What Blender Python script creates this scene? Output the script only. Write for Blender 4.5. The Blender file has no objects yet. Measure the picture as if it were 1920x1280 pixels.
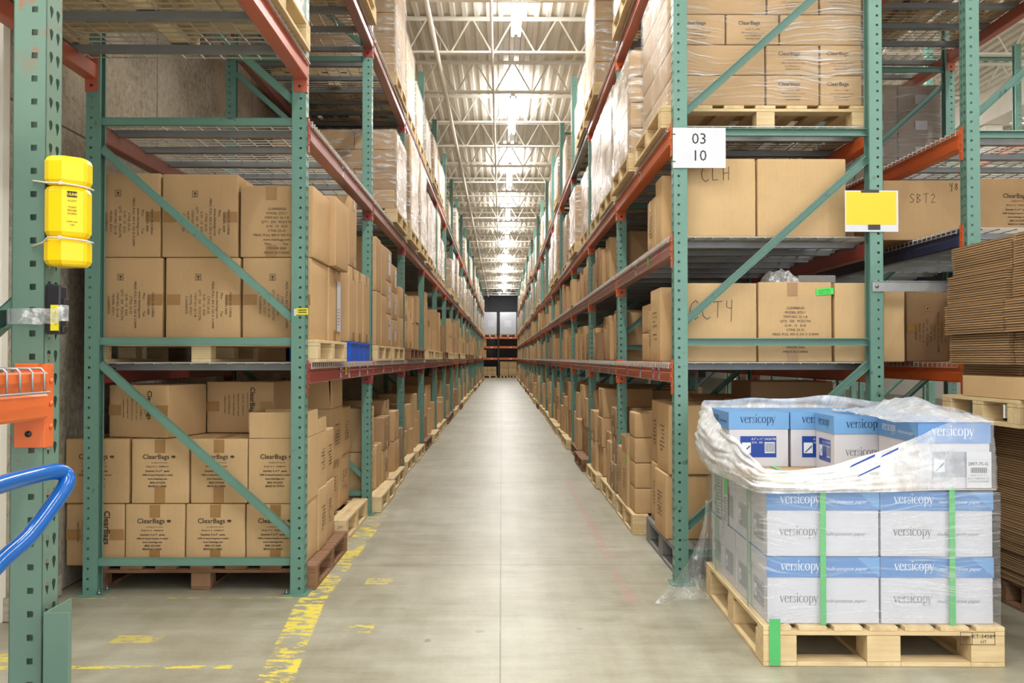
import bpy, bmesh, math, random
from mathutils import Vector, Matrix, noise
R = math.radians
C = bpy.context.scene.collection
scene = bpy.context.scene
ORD = ['first','second','third','fourth','fifth','sixth','seventh','eighth','ninth','tenth','eleventh','twelfth',
       'thirteenth','fourteenth','fifteenth','sixteenth','seventeenth','eighteenth','nineteenth','twentieth',
       'twenty-first','twenty-second','twenty-third','twenty-fourth','twenty-fifth','twenty-sixth','twenty-seventh',
       'twenty-eighth','twenty-ninth','thirtieth','thirty-first','thirty-second','thirty-third','thirty-fourth','thirty-fifth','thirty-sixth']

# ------------------------------------------------------------------ materials
def new_mat(name):
    m = bpy.data.materials.new(name); m.use_nodes = True
    nt = m.node_tree; nt.nodes.clear()
    out = nt.nodes.new('ShaderNodeOutputMaterial')
    return m, nt, out
def N(nt, typ, **kw):
    n = nt.nodes.new(typ)
    for k, v in kw.items():
        if k == 'inp':
            for a, b in v.items(): n.inputs[a].default_value = b
        else: setattr(n, k, v)
    return n
def L(nt, a, b): nt.links.new(a, b)
def sl(c):                                   # sRGB 0-255 -> linear
    return tuple(((x/255)/12.92 if x/255 <= .04045 else ((x/255+.055)/1.055)**2.4) for x in c) + (1,)
def math_n(nt, op, a, b=None, c=None, clamp=False):
    n = nt.nodes.new('ShaderNodeMath'); n.operation = op; n.use_clamp = clamp
    for i, v in enumerate((a, b, c)):
        if v is None: continue
        if isinstance(v, (int, float)): n.inputs[i].default_value = v
        else: L(nt, v, n.inputs[i])
    return n.outputs[0]
def mixc(nt, f, a, b):
    n = nt.nodes.new('ShaderNodeMix'); n.data_type = 'RGBA'
    for s, v in ((0, f), (6, a), (7, b)):
        if isinstance(v, (int, float, tuple)): n.inputs[s].default_value = v
        else: L(nt, v, n.inputs[s])
    return n.outputs[2]
def ramp(nt, fac, stops):
    n = nt.nodes.new('ShaderNodeValToRGB'); L(nt, fac, n.inputs[0])
    e = n.color_ramp.elements
    e[0].position, e[0].color = stops[0]; e[1].position, e[1].color = stops[-1]
    for p, c in stops[1:-1]:
        k = e.new(p); k.color = c
    return n.outputs[0]
def g(v): return (v, v, v, 1)
def noise_n(nt, vec, scale, detail=3, rough=.5):
    n = N(nt, 'ShaderNodeTexNoise', inp={'Scale': scale, 'Detail': detail, 'Roughness': rough})
    L(nt, vec, n.inputs['Vector']); return n.outputs['Fac']
def mapping(nt, vec, scale):
    n = N(nt, 'ShaderNodeMapping', inp={'Scale': scale}); L(nt, vec, n.inputs['Vector']); return n.outputs[0]

def simple(name, col, rough=.5, metal=0, var=.12, vscale=6, bump=0, spec=.5):
    m, nt, out = new_mat(name)
    tc = N(nt, 'ShaderNodeTexCoord')
    f = noise_n(nt, tc.outputs['Object'], vscale, 4)
    c1 = sl(col); c2 = tuple(x*(1-var*2) for x in c1[:3]) + (1,)
    p = N(nt, 'ShaderNodeBsdfPrincipled', inp={'Roughness': rough, 'Metallic': metal, 'Specular IOR Level': spec})
    L(nt, mixc(nt, math_n(nt, 'MULTIPLY', math_n(nt, 'SUBTRACT', f, .3), 1.6, clamp=True), c2, c1), p.inputs['Base Color'])
    if bump:
        b = N(nt, 'ShaderNodeBump', inp={'Strength': bump, 'Distance': .004}); L(nt, f, b.inputs['Height']); L(nt, b.outputs[0], p.inputs['Normal'])
    L(nt, p.outputs[0], out.inputs[0]); return m

def paint(name, col, chip=(95, 60, 45), amount=.60, rough=.38):
    """enamelled steel with scuffs and chips"""
    m, nt, out = new_mat(name)
    tc = N(nt, 'ShaderNodeTexCoord'); ob = tc.outputs['Object']
    info = N(nt, 'ShaderNodeObjectInfo')
    add = N(nt, 'ShaderNodeVectorMath', operation='ADD'); L(nt, ob, add.inputs[0]); 
    sc = N(nt, 'ShaderNodeVectorMath', operation='SCALE'); L(nt, info.outputs['Location'], sc.inputs[0]); sc.inputs['Scale'].default_value = 1.37
    L(nt, sc.outputs[0], add.inputs[1]); v = add.outputs[0]
    big = noise_n(nt, v, 2.2, 4, .6); fine = noise_n(nt, v, 16, 5, .7)
    c = sl(col); cd = tuple(x*.78 for x in c[:3]) + (1,)
    cl = tuple(min(1, x*1.12+.01) for x in c[:3]) + (1,)
    base = mixc(nt, big, cd, cl)
    mask = ramp(nt, fine, [(amount, g(0)), (amount+.05, g(1))])
    mk = math_n(nt, 'MULTIPLY', mask, ramp(nt, big, [(.5, g(0)), (.62, g(1))]))
    p = N(nt, 'ShaderNodeBsdfPrincipled', inp={'Roughness': rough, 'Specular IOR Level': .5})
    L(nt, mixc(nt, mk, base, sl(chip)), p.inputs['Base Color'])
    L(nt, p.outputs[0], out.inputs[0]); return m

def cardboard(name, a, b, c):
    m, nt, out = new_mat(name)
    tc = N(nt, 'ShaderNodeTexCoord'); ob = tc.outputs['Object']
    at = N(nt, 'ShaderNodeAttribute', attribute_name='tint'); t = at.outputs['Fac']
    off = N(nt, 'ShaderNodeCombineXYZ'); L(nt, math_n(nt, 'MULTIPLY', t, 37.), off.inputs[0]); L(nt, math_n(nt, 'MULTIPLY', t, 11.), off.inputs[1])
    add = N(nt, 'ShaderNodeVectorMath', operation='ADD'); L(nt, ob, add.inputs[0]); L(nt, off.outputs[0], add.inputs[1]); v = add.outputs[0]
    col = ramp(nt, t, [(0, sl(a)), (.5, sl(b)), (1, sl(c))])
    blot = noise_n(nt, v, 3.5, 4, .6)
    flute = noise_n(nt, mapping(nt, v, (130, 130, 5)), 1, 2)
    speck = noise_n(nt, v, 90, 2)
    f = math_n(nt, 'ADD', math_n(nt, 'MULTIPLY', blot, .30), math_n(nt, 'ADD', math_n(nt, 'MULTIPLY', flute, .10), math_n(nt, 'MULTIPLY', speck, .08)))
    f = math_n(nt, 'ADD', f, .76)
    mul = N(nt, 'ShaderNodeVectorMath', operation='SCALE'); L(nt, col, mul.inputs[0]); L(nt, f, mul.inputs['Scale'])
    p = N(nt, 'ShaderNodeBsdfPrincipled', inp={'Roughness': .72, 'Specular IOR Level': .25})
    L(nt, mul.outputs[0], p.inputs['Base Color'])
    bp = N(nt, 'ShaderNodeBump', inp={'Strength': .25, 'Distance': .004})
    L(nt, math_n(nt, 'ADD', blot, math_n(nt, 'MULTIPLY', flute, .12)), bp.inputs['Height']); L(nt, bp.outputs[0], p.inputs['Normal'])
    L(nt, p.outputs[0], out.inputs[0]); return m

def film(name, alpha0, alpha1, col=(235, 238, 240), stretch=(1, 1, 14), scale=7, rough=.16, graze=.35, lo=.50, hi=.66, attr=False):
    """polythene: see-through, milky creases and painted streak highlights, with edge-on sheen put in as white"""
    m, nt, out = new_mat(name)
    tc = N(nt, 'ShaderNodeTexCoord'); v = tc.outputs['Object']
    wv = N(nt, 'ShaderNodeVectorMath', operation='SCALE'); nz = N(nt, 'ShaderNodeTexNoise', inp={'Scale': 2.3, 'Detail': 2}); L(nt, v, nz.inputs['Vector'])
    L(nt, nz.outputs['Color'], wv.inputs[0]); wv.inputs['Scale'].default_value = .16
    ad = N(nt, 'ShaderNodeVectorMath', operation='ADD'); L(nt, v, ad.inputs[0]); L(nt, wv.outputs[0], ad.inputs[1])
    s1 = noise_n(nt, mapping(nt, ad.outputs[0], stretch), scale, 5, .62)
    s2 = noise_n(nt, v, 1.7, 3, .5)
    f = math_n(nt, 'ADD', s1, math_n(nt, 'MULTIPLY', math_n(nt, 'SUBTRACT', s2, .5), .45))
    fac = ramp(nt, f, [(lo, g(alpha0)), ((lo+hi)/2, g(alpha0*.75+alpha1*.25)), (hi, g(alpha1))])  # pale streaks painted in for specular highlights, besides the milky creases
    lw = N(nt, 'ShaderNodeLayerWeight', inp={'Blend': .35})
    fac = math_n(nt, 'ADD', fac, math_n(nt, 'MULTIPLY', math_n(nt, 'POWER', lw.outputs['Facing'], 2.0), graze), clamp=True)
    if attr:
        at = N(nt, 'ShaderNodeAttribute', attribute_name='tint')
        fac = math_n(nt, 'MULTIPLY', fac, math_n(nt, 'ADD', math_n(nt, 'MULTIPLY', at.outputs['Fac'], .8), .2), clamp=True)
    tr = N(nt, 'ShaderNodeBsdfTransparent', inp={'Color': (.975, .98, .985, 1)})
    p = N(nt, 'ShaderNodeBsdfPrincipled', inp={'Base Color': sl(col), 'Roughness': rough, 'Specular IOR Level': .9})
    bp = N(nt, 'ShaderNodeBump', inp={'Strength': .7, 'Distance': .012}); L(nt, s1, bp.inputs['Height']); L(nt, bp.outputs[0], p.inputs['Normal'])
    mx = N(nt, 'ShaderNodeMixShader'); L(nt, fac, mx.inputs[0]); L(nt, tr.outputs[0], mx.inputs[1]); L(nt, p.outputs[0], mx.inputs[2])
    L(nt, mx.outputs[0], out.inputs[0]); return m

def wood(name, a, b, ax=0):
    m, nt, out = new_mat(name)
    tc = N(nt, 'ShaderNodeTexCoord'); v = tc.outputs['Object']
    s = [28, 28, 28]; s[ax] = 2.2
    grain = noise_n(nt, mapping(nt, v, tuple(s)), 1, 5, .6)
    pat = noise_n(nt, v, 7, 3)
    f = math_n(nt, 'ADD', math_n(nt, 'MULTIPLY', grain, .65), math_n(nt, 'MULTIPLY', pat, .4))
    p = N(nt, 'ShaderNodeBsdfPrincipled', inp={'Roughness': .75, 'Specular IOR Level': .25})
    L(nt, ramp(nt, f, [(.32, sl(b)), (.62, sl(a))]), p.inputs['Base Color'])
    L(nt, p.outputs[0], out.inputs[0]); return m

M = {}
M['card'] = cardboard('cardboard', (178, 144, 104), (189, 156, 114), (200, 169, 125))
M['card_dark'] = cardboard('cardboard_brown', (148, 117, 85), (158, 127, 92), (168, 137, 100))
M['card_in'] = simple('cardboard_inside', (172, 140, 105), .8)
M['card_edge'] = simple('cardboard_edge', (112, 80, 50), .85)
M['tape'] = simple('packing_tape', (166, 126, 78), .22, var=.08, vscale=20, bump=.2)
M['ink'] = simple('black_ink', (52, 44, 38), .6)
M['ink_brown'] = simple('brown_ink', (92, 70, 50), .6)
M['label_pale'] = simple('pale_grey_print', (160, 163, 178), .5)
M['ink_grey'] = simple('grey_ink', (118, 120, 128), .5)
M['ink_navy'] = simple('navy_ink', (28, 52, 98), .5)
M['red_ink'] = simple('red_marker', (165, 60, 40), .5)
M['wood'] = wood('new_pallet_wood', (218, 196, 154), (190, 162, 118))
M['wood_y'] = wood('new_pallet_wood_crosswise', (220, 198, 156), (190, 162, 118), 1)
M['wood_old'] = wood('old_pallet_wood', (148, 112, 84), (96, 68, 50))
M['green'] = paint('green_enamel', (99, 141, 127), (60, 72, 62))
M['green_old'] = paint('worn_green_enamel', (100, 130, 115), (150, 92, 66), .55)
M['orange'] = paint('orange_enamel', (216, 100, 42), (96, 60, 44))
M['orange_old'] = paint('worn_orange_enamel', (222, 108, 52), (70, 55, 48), .55)
M['brick'] = paint('faded_red_orange_enamel', (178, 88, 66), (110, 70, 60))
M['red'] = paint('dull_red_enamel', (150, 60, 54), (96, 56, 52))
M['maroon'] = paint('faded_maroon_enamel', (152, 100, 92), (96, 70, 66))
M['navy'] = paint('navy_enamel', (48, 62, 98), (40, 40, 50))
M['blackp'] = paint('black_enamel', (48, 48, 52), (80, 70, 66))
M['grey'] = simple('grey_steel', (140, 144, 146), .4, .3)
M['galv'] = simple('galvanised_steel', (176, 180, 182), .35, .6, .1, 30)
M['wire'] = simple('deck_wire', (196, 192, 182), .4, .2)
M['white'] = simple('white_roof_paint', (243, 239, 229), .45, var=.04)
M['grey_plastic'] = simple('grey_plastic', (128, 126, 124), .55, var=.08)
M['blue_plastic'] = simple('blue_plastic', (14, 92, 214), .35, var=.05)
M['blue_enamel'] = simple('blue_enamel_tube', (18, 92, 172), .16, var=.06)
M['yellow_plastic'] = simple('yellow_plastic', (240, 204, 4), .3, var=.03)
M['yellow_paper'] = simple('yellow_paper', (238, 196, 8), .35, var=.02)
M['black_plastic'] = simple('black_plastic', (38, 38, 42), .35)
M['paper'] = simple('white_paper', (206, 209, 217), .35, var=.03)
M['white_card'] = simple('white_carton_board', (206, 207, 217), .45, var=.03)
M['blue_lid'] = simple('light_blue_lid_board', (112, 164, 218), .4, var=.04)
M['blue_lid2'] = simple('mid_blue_lid_board', (92, 140, 200), .4, var=.04)
M['blue_label'] = simple('blue_printed_label', (24, 66, 158), .35, var=.03)
M['white_ink'] = simple('white_lettering', (222, 232, 244), .5, var=.02)
M['green_strap'] = simple('green_strapping', (84, 186, 108), .3, var=.06)
M['strap_dark'] = simple('dark_green_strapping', (54, 84, 44), .4, var=.1)
M['pink'] = simple('pink_sticker', (236, 60, 130), .5)
M['lime'] = simple('lime_green_sticker', (70, 236, 90), .5)
M['yellow_st'] = simple('yellow_sticker', (240, 226, 30), .5)
M['zip'] = simple('white_nylon', (225, 215, 195), .4)
M['bolt'] = simple('zinc_bolt', (150, 150, 148), .3, .8)
M['stack_grey'] = simple('grey_board_edges', (186, 184, 180), .7, var=.2, vscale=40)
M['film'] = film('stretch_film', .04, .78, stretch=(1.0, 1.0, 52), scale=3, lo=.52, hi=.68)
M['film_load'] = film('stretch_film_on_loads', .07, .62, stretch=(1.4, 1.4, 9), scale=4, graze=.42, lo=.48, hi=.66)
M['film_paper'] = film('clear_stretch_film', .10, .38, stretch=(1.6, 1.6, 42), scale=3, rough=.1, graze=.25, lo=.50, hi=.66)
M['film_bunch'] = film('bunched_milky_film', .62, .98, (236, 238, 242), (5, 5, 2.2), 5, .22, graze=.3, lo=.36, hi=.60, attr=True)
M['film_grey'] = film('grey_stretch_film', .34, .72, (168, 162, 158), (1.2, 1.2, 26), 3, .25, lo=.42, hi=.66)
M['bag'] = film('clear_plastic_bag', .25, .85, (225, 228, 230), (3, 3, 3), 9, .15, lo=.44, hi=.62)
def emis(name, col, s):
    m, nt, out = new_mat(name); e = N(nt, 'ShaderNodeEmission', inp={'Color': col, 'Strength': s}); L(nt, e.outputs[0], out.inputs[0]); return m
M['tube'] = emis('fluorescent_tube', (1, .99, .95, 1), 14)

# ------------------------------------------------------------------ mesh helpers
class MB:
    """collects faces with material slots, then links them as one mesh object"""
    def __init__(s): s.v = []; s.f = []; s.m = []; s.mats = []; s.t = []; s.smooth = []; s.tint = .5; s.sm = False
    def mi(s, mat):
        if mat not in s.mats: s.mats.append(mat)
        return s.mats.index(mat)
    def face(s, pts, mat):
        i = len(s.v); s.v += [tuple(p) for p in pts]; s.f.append(tuple(range(i, i+len(pts)))); s.m.append(s.mi(mat)); s.t.append(s.tint); s.smooth.append(s.sm)
    def raw(s, vs, fs, mat):
        i = len(s.v); s.v += [tuple(p) for p in vs]; k = s.mi(mat)
        for f in fs: s.f.append(tuple(i+a for a in f)); s.m.append(k); s.t.append(s.tint); s.smooth.append(s.sm)
    def box(s, x0, x1, y0, y1, z0, z1, mat, mtx=None):
        vs = [Vector(p) for p in ((x0,y0,z0),(x1,y0,z0),(x1,y1,z0),(x0,y1,z0),(x0,y0,z1),(x1,y0,z1),(x1,y1,z1),(x0,y1,z1))]
        if mtx is not None: vs = [mtx @ p for p in vs]
        s.raw(vs, [(0,3,2,1),(4,5,6,7),(0,1,5,4),(1,2,6,5),(2,3,7,6),(3,0,4,7)], mat)
    def bbox(s, x0, x1, y0, y1, z0, z1, mat, b=.004, mtx=None):
        """box with chamfered edges"""
        bm = bmesh.new(); bmesh.ops.create_cube(bm, size=1)
        for v in bm.verts: v.co = Vector(((x0+x1)/2+v.co.x*(x1-x0), (y0+y1)/2+v.co.y*(y1-y0), (z0+z1)/2+v.co.z*(z1-z0)))
        bmesh.ops.bevel(bm, geom=bm.edges[:], offset=b, segments=2, affect='EDGES', profile=.6)
        bm.verts.index_update()
        vs = [(mtx @ v.co) if mtx is not None else v.co.copy() for v in bm.verts]
        s.raw(vs, [tuple(v.index for v in f.verts) for f in bm.faces], mat); bm.free()
    def bar(s, a, b, w, h, mat, up=(0, 0, 1)):
        a = Vector(a); b = Vector(b); d = (b-a); ln = d.length; d.normalize(); u = Vector(up)
        x = d.cross(u)
        if x.length < 1e-4: x = d.cross(Vector((1, 0, 0)))
        x.normalize(); u = x.cross(d)
        vs = []
        for p in (a, b):
            for i, j in ((-1,-1),(1,-1),(1,1),(-1,1)): vs.append(p + x*i*w/2 + u*j*h/2)
        s.raw(vs, [(0,1,2,3),(7,6,5,4),(0,4,5,1),(1,5,6,2),(2,6,7,3),(3,7,4,0)], mat)
    def tube(s, pts, r, mat, n=12, cap=True):
        pts = [Vector(p) for p in pts]; k = len(pts)
        rr = r if isinstance(r, (list, tuple)) else [r]*k
        t0 = (pts[1]-pts[0]).normalized(); u = t0.cross(Vector((0, 0, 1)))
        if u.length < 1e-3: u = t0.cross(Vector((1, 0, 0)))
        u.normalize(); vs = []
        for i, p in enumerate(pts):
            t = (pts[min(i+1, k-1)]-pts[max(i-1, 0)]).normalized()
            u = (u - t*u.dot(t)).normalized(); w = t.cross(u)
            for j in range(n):
                a = 2*math.pi*j/n; vs.append(p + (u*math.cos(a)+w*math.sin(a))*rr[i])
        fs = [(i*n+j, i*n+(j+1) % n, (i+1)*n+(j+1) % n, (i+1)*n+j) for i in range(k-1) for j in range(n)]
        if cap: fs += [tuple(reversed(range(n))), tuple(range((k-1)*n, k*n))]
        o = s.sm; s.sm = True; s.raw(vs, fs, mat); s.sm = o
    def mesh(s, name):
        me = bpy.data.meshes.new(name); me.from_pydata(s.v, [], s.f)
        for m in s.mats: me.materials.append(m)
        me.polygons.foreach_set('material_index', s.m)
        me.polygons.foreach_set('use_smooth', s.smooth)
        a = me.attributes.new('tint', 'FLOAT', 'FACE'); a.data.foreach_set('value', s.t)
        me.update(); return me
    def build(s, name, parent=None, loc=(0, 0, 0), rz=0, **kw):
        return link(name, s.mesh(name), parent, loc, rz, **kw)

LABELS = {}
def tag(o, label=None, cat=None, group=None, kind=None):
    if label:
        o['label'] = label
        if cat:
            LABELS.setdefault(label, []).append((o.name, group))
            n = len(label.split())
            if not 4 <= n <= 16: print('LABEL LENGTH', n, label)
    if cat: o['category'] = cat
    if group: o['group'] = group
    if kind: o['kind'] = kind
    return o
def link(name, me, parent=None, loc=(0, 0, 0), rz=0, label=None, cat=None, group=None, kind=None):
    o = bpy.data.objects.new(name, me); C.objects.link(o); o.location = loc; o.rotation_euler = (0, 0, rz)
    if parent: o.parent = parent
    return tag(o, label, cat, group, kind)
def empty(name, loc, rz=0, label=None, cat=None, group=None):
    o = bpy.data.objects.new(name, None); C.objects.link(o); o.location = loc; o.rotation_euler = (0, 0, rz); o.empty_display_size = .1
    return tag(o, label, cat, group)

# lettering -----------------------------------------------------------------
_tc = {}
def text_geo(s, size, shear=0, bold=0):
    k = (s, size, shear, bold)
    if k in _tc: return _tc[k]
    cu = bpy.data.curves.new('t', 'FONT'); cu.body = s; cu.size = size; cu.shear = shear; cu.align_x = 'CENTER'; cu.resolution_u = 2
    cu.offset = bold
    ob = bpy.data.objects.new('t', cu); C.objects.link(ob)
    dg = bpy.context.evaluated_depsgraph_get(); dg.update()
    me = ob.evaluated_get(dg).to_mesh()
    r = ([v.co.copy() for v in me.vertices], [tuple(p.vertices) for p in me.polygons])
    ob.evaluated_get(dg).to_mesh_clear()
    bpy.data.objects.remove(ob); bpy.data.curves.remove(cu)
    _tc[k] = r; return r
def put_text(mb, s, size, O, u, v, mat, shear=0, bold=0, align=0):
    """letters lying in the plane O + x*u + y*v"""
    O = Vector(O); u = Vector(u); v = Vector(v)
    vs, fs = text_geo(s, size, shear, bold)
    if not vs: return
    w = max(p.x for p in vs)
    mb.raw([O + u*(p.x + (w if align else 0)) + v*p.y for p in vs], fs, mat)

def serif_word(word):
    """book-face lettering drawn with a broad nib; x-height 1; returns polygons"""
    TH, TN = .17, .045; polys = []
    def stroke(pts, wid=None, closed=False):
        n = len(pts); off = []
        for i in range(n):
            if closed: a = pts[(i-1) % n]; b = pts[(i+1) % n]
            else: a = pts[max(i-1, 0)]; b = pts[min(i+1, n-1)]
            dx, dy = b[0]-a[0], b[1]-a[1]; l = math.hypot(dx, dy) or 1; dx /= l; dy /= l
            w = wid if wid else TN+(TH-TN)*abs(dy)**1.5
            off.append(((pts[i][0]-dy*w/2, pts[i][1]+dx*w/2), (pts[i][0]+dy*w/2, pts[i][1]-dx*w/2)))
        for i in range(n if closed else n-1):
            a, b = off[i], off[(i+1) % n]; polys.append([a[0], a[1], b[1], b[0]])
    def arc(cx, cy, rx, ry, a0, a1, n=14): return [(cx+rx*math.cos(R(a0+(a1-a0)*i/n)), cy+ry*math.sin(R(a0+(a1-a0)*i/n))) for i in range(n+1)]
    x = 0
    for ch in word:
        q = len(polys)
        if ch in 'vy':
            stroke([(.08, 1), (.36, .02)], .16)
            if ch == 'v': stroke([(.36, .02), (.62, 1)], .06)
            else: stroke([(.62, 1), (.34, -.15), (.24, -.4), (.12, -.46), (.02, -.40)], .065)
            stroke([(-.06, .985), (.24, .985)], .045); stroke([(.48, .985), (.76, .985)], .045); w = .72
        elif ch == 'e': stroke([(.09, .6), (.6, .6)], .05); stroke(arc(.37, .5, .29, .5, 12, 318)); w = .72
        elif ch == 'r':
            stroke([(.2, 0), (.2, 1)], .15); stroke([(.03, .02), (.4, .02)], .045); stroke([(.03, .9), (.2, .98)], .05)
            stroke([(.24, .7), (.32, .88), (.42, .95), (.52, .88)], .1); w = .56
        elif ch == 's': stroke([(.46, .78), (.4, .95), (.25, .98), (.1, .86), (.1, .7), (.25, .57), (.4, .42), (.46, .24), (.38, .07), (.24, .01), (.1, .07), (.05, .25)], .085); w = .56
        elif ch == 'i':
            stroke([(.2, 0), (.2, 1)], .15); stroke([(.04, .02), (.36, .02)], .045); stroke([(.04, .9), (.2, .98)], .05)
            stroke(arc(.19, 1.38, .055, .055, 0, 360, 8), .1, True); w = .42
        elif ch == 'c': stroke(arc(.38, .5, .3, .5, 45, 318)); w = .70
        elif ch == 'o': stroke(arc(.39, .5, .31, .5, 0, 360, 20)[:-1], None, True); w = .82
        elif ch == 'p':
            stroke([(.2, -.46), (.2, 1)], .15); stroke([(.03, -.45), (.4, -.45)], .045); stroke([(.03, .9), (.2, .98)], .05)
            stroke(arc(.42, .5, .28, .49, 130, -130)); w = .80
        for p in range(q, len(polys)): polys[p] = [(a+x, b) for a, b in polys[p]]
        x += w
    q = len(polys); stroke(arc(x+.06, 1.35, .06, .06, 0, 360, 8), .02, True)
    return polys, x
VERSI, VERSI_W = serif_word('versicopy')
def put_versi(mb, width, O, u, v, mat):
    k = width/VERSI_W; O = Vector(O); u = Vector(u)*k; v = Vector(v)*k
    for p in VERSI: mb.face([O+u*a+v*b for a, b in p], mat)
# ------------------------------------------------------------------ geometry of the place (metres)
LF, RF, DEP = -.997, .918, 1.117           # aisle faces of left and right racks, rack depth
BAY, LY0, RY0, PW, PH = 2.515, 4.97, 5.17, .076, 4.88
R2F = 2.505                                # second row on the right, aisle face
NB = 20
def perf_strip(mb, O, u, v, W, n, pitch, hole, mat):
    """strip W wide with n punched cells of given pitch; hole = list of 8 (a,b) around the cell centre"""
    O = Vector(O); u = Vector(u); v = Vector(v)
    h = W/2; q = pitch/2
    outer = [(h,0),(h,q),(0,q),(-h,q),(-h,0),(-h,-q),(0,-q),(h,-q)]
    k = mb.mi(mat)
    for i in range(n):
        c = O + u*h + v*(q+i*pitch); b = len(mb.v)
        for a, d in outer: mb.v.append(tuple(c+u*a+v*d))
        for a, d in hole: mb.v.append(tuple(c+u*a+v*d))
        for j in range(8):
            j2 = (j+1) % 8; mb.f.append((b+j, b+j2, b+8+j2, b+8+j)); mb.m.append(k); mb.t.append(.5); mb.smooth.append(False)
def hole_sq(s): return [(s,0),(s,s),(0,s),(-s,s),(-s,0),(-s,-s),(0,-s),(s,-s)]
def hole_rd(s): d = s*.707; return [(s,0),(d,d),(0,s),(-d,d),(-s,0),(-d,-d),(0,-s),(d,-d)]
def hole_td(s): return [(s,.006),(s*.8,.006+s*.75),(0,.006+s),(-s*.8,.006+s*.75),(-s,.006),(-s*.35,-.008),(0,-.014),(s*.35,-.008)]
def post_mesh(name, hole, mat, H=PH, pitch=.0508):
    """punched channel column, outer face x=0 facing +x, spans y 0..PW, open towards -x"""
    mb = MB(); n = int(H/pitch); H = n*pitch; D = .072; c0 = .014; cw = .024
    for y, s in ((0, 1), (PW, -1)):
        mb.box(-c0, 0, y, y+.0022*s, 0, H, mat)
        perf_strip(mb, (-c0, y, 0), (-1, 0, 0), (0, 0, 1), cw, n, pitch, hole, mat)
        mb.box(-D, -c0-cw, y, y+.0022*s, 0, H, mat)
        mb.box(-D, -D+.002, y, y+.014*s, 0, H, mat)
    e = .006
    mb.box(-.002, 0, 0, e, 0, H, mat); mb.box(-.002, 0, PW-e, PW, 0, H, mat)
    w = (PW-2*e)/2
    for k in range(2): perf_strip(mb, (0, e+k*w, 0), (0, 1, 0), (0, 0, 1), w, n, pitch, hole_td(.0088), mat)
    return mb.mesh(name)
POST = {'round': post_mesh('post', hole_rd(.0068), M['green']), 'square': post_mesh('post', hole_sq(.0062), M['green']),
        'worn': post_mesh('post', hole_sq(.0066), M['green_old'])}
def foot_mesh():
    mb = MB(); mb.bbox(-.105, .02, -.03, .105, 0, .009, M['green'], .002)
    return mb.mesh('foot_plate')
FOOT = foot_mesh()
mb = MB(); mb.tube([(0, 0, .0092), (0, 0, .024)], .009, M['bolt'], 6); mb.tube([(0, 0, .024), (0, 0, .032)], .005, M['bolt'], 6); ANCHOR = mb.mesh('anchor_bolt')
def brace_mesh(name, a, b):
    """open channel strut from a to b (x,z) in the frame plane"""
    mb = MB(); A = Vector((a[0], 0, a[1])); B = Vector((b[0], 0, b[1])); mat = M['green']
    d = (B-A).normalized(); n = Vector((-d.z, 0, d.x)); t = .018
    def P(p, s, y): return p + n*s + Vector((0, y, 0))
    for s, y0, y1 in ((t, 0, .03), (-t, 0, .03)):
        mb.raw([P(A, s-.0015, y0), P(B, s-.0015, y0), P(B, s-.0015, y1), P(A, s-.0015, y1), P(A, s+.0015, y0), P(B, s+.0015, y0), P(B, s+.0015, y1), P(A, s+.0015, y1)],
               [(0,3,2,1),(4,5,6,7),(0,1,5,4),(1,2,6,5),(2,3,7,6),(3,0,4,7)], mat)
    mb.raw([P(A, -t, 0), P(B, -t, 0), P(B, -t, .002), P(A, -t, .002), P(A, t, 0), P(B, t, 0), P(B, t, .002), P(A, t, .002)],
           [(0,3,2,1),(4,5,6,7),(0,1,5,4),(1,2,6,5),(2,3,7,6),(3,0,4,7)], mat)
    return mb.mesh(name)
XI, XO = -.070, -DEP+.070
HZ = [.165, 1.286, 2.41, 3.51, 4.72]
DZ = [(.30, 1.17), (1.40, 2.27), (2.52, 3.39), (3.62, 4.48)]        # aisle end low, wall end high
HBR = [brace_mesh('horizontal_brace', (XI, z), (XO, z)) for z in HZ]
DBR = [brace_mesh('diagonal_brace', (XI, a), (XO, b)) for a, b in DZ]
def merged_brace():
    me = MB()
    for src in HBR+DBR:
        me.raw([v.co.copy() for v in src.vertices], [tuple(p.vertices) for p in src.polygons], M['green'])
    return me.mesh('bracing')
BRACES = merged_brace()
def frame(side, face, Y, kind, label, group, near=True, foot=True, top=None):
    """one upright frame: two punched columns joined by bracing. side -1: rack lies to the left of its aisle face"""
    rz = 0 if side < 0 else math.pi
    y = Y if side < 0 else Y+PW
    r = empty('upright_frame', (face, y, 0), rz, label, 'rack frame', group)
    me = POST[kind]
    z0 = .009 if foot else 0
    p = link('post', me, r, (0, 0, z0)); p2 = link('post', me, r, (-DEP, PW, z0), math.pi)
    if foot:
        for lc, rr_ in (((0, 0, 0), 0), ((-DEP, PW, 0), math.pi)):
            f = link('foot_plate', FOOT, r, lc, rr_)
            if near:
                for ay in (-.012, .088): link('anchor_bolt', ANCHOR, f, (-.088, ay, 0))
    yb = .020 if side < 0 else PW-.05
    if near:
        for m in HBR: link('horizontal_brace', m, r, (0, yb, 0))
        for m in DBR: link('diagonal_brace', m, r, (0, yb, 0))
    else: link('bracing', BRACES, r, (0, yb, 0))
    return r
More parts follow.
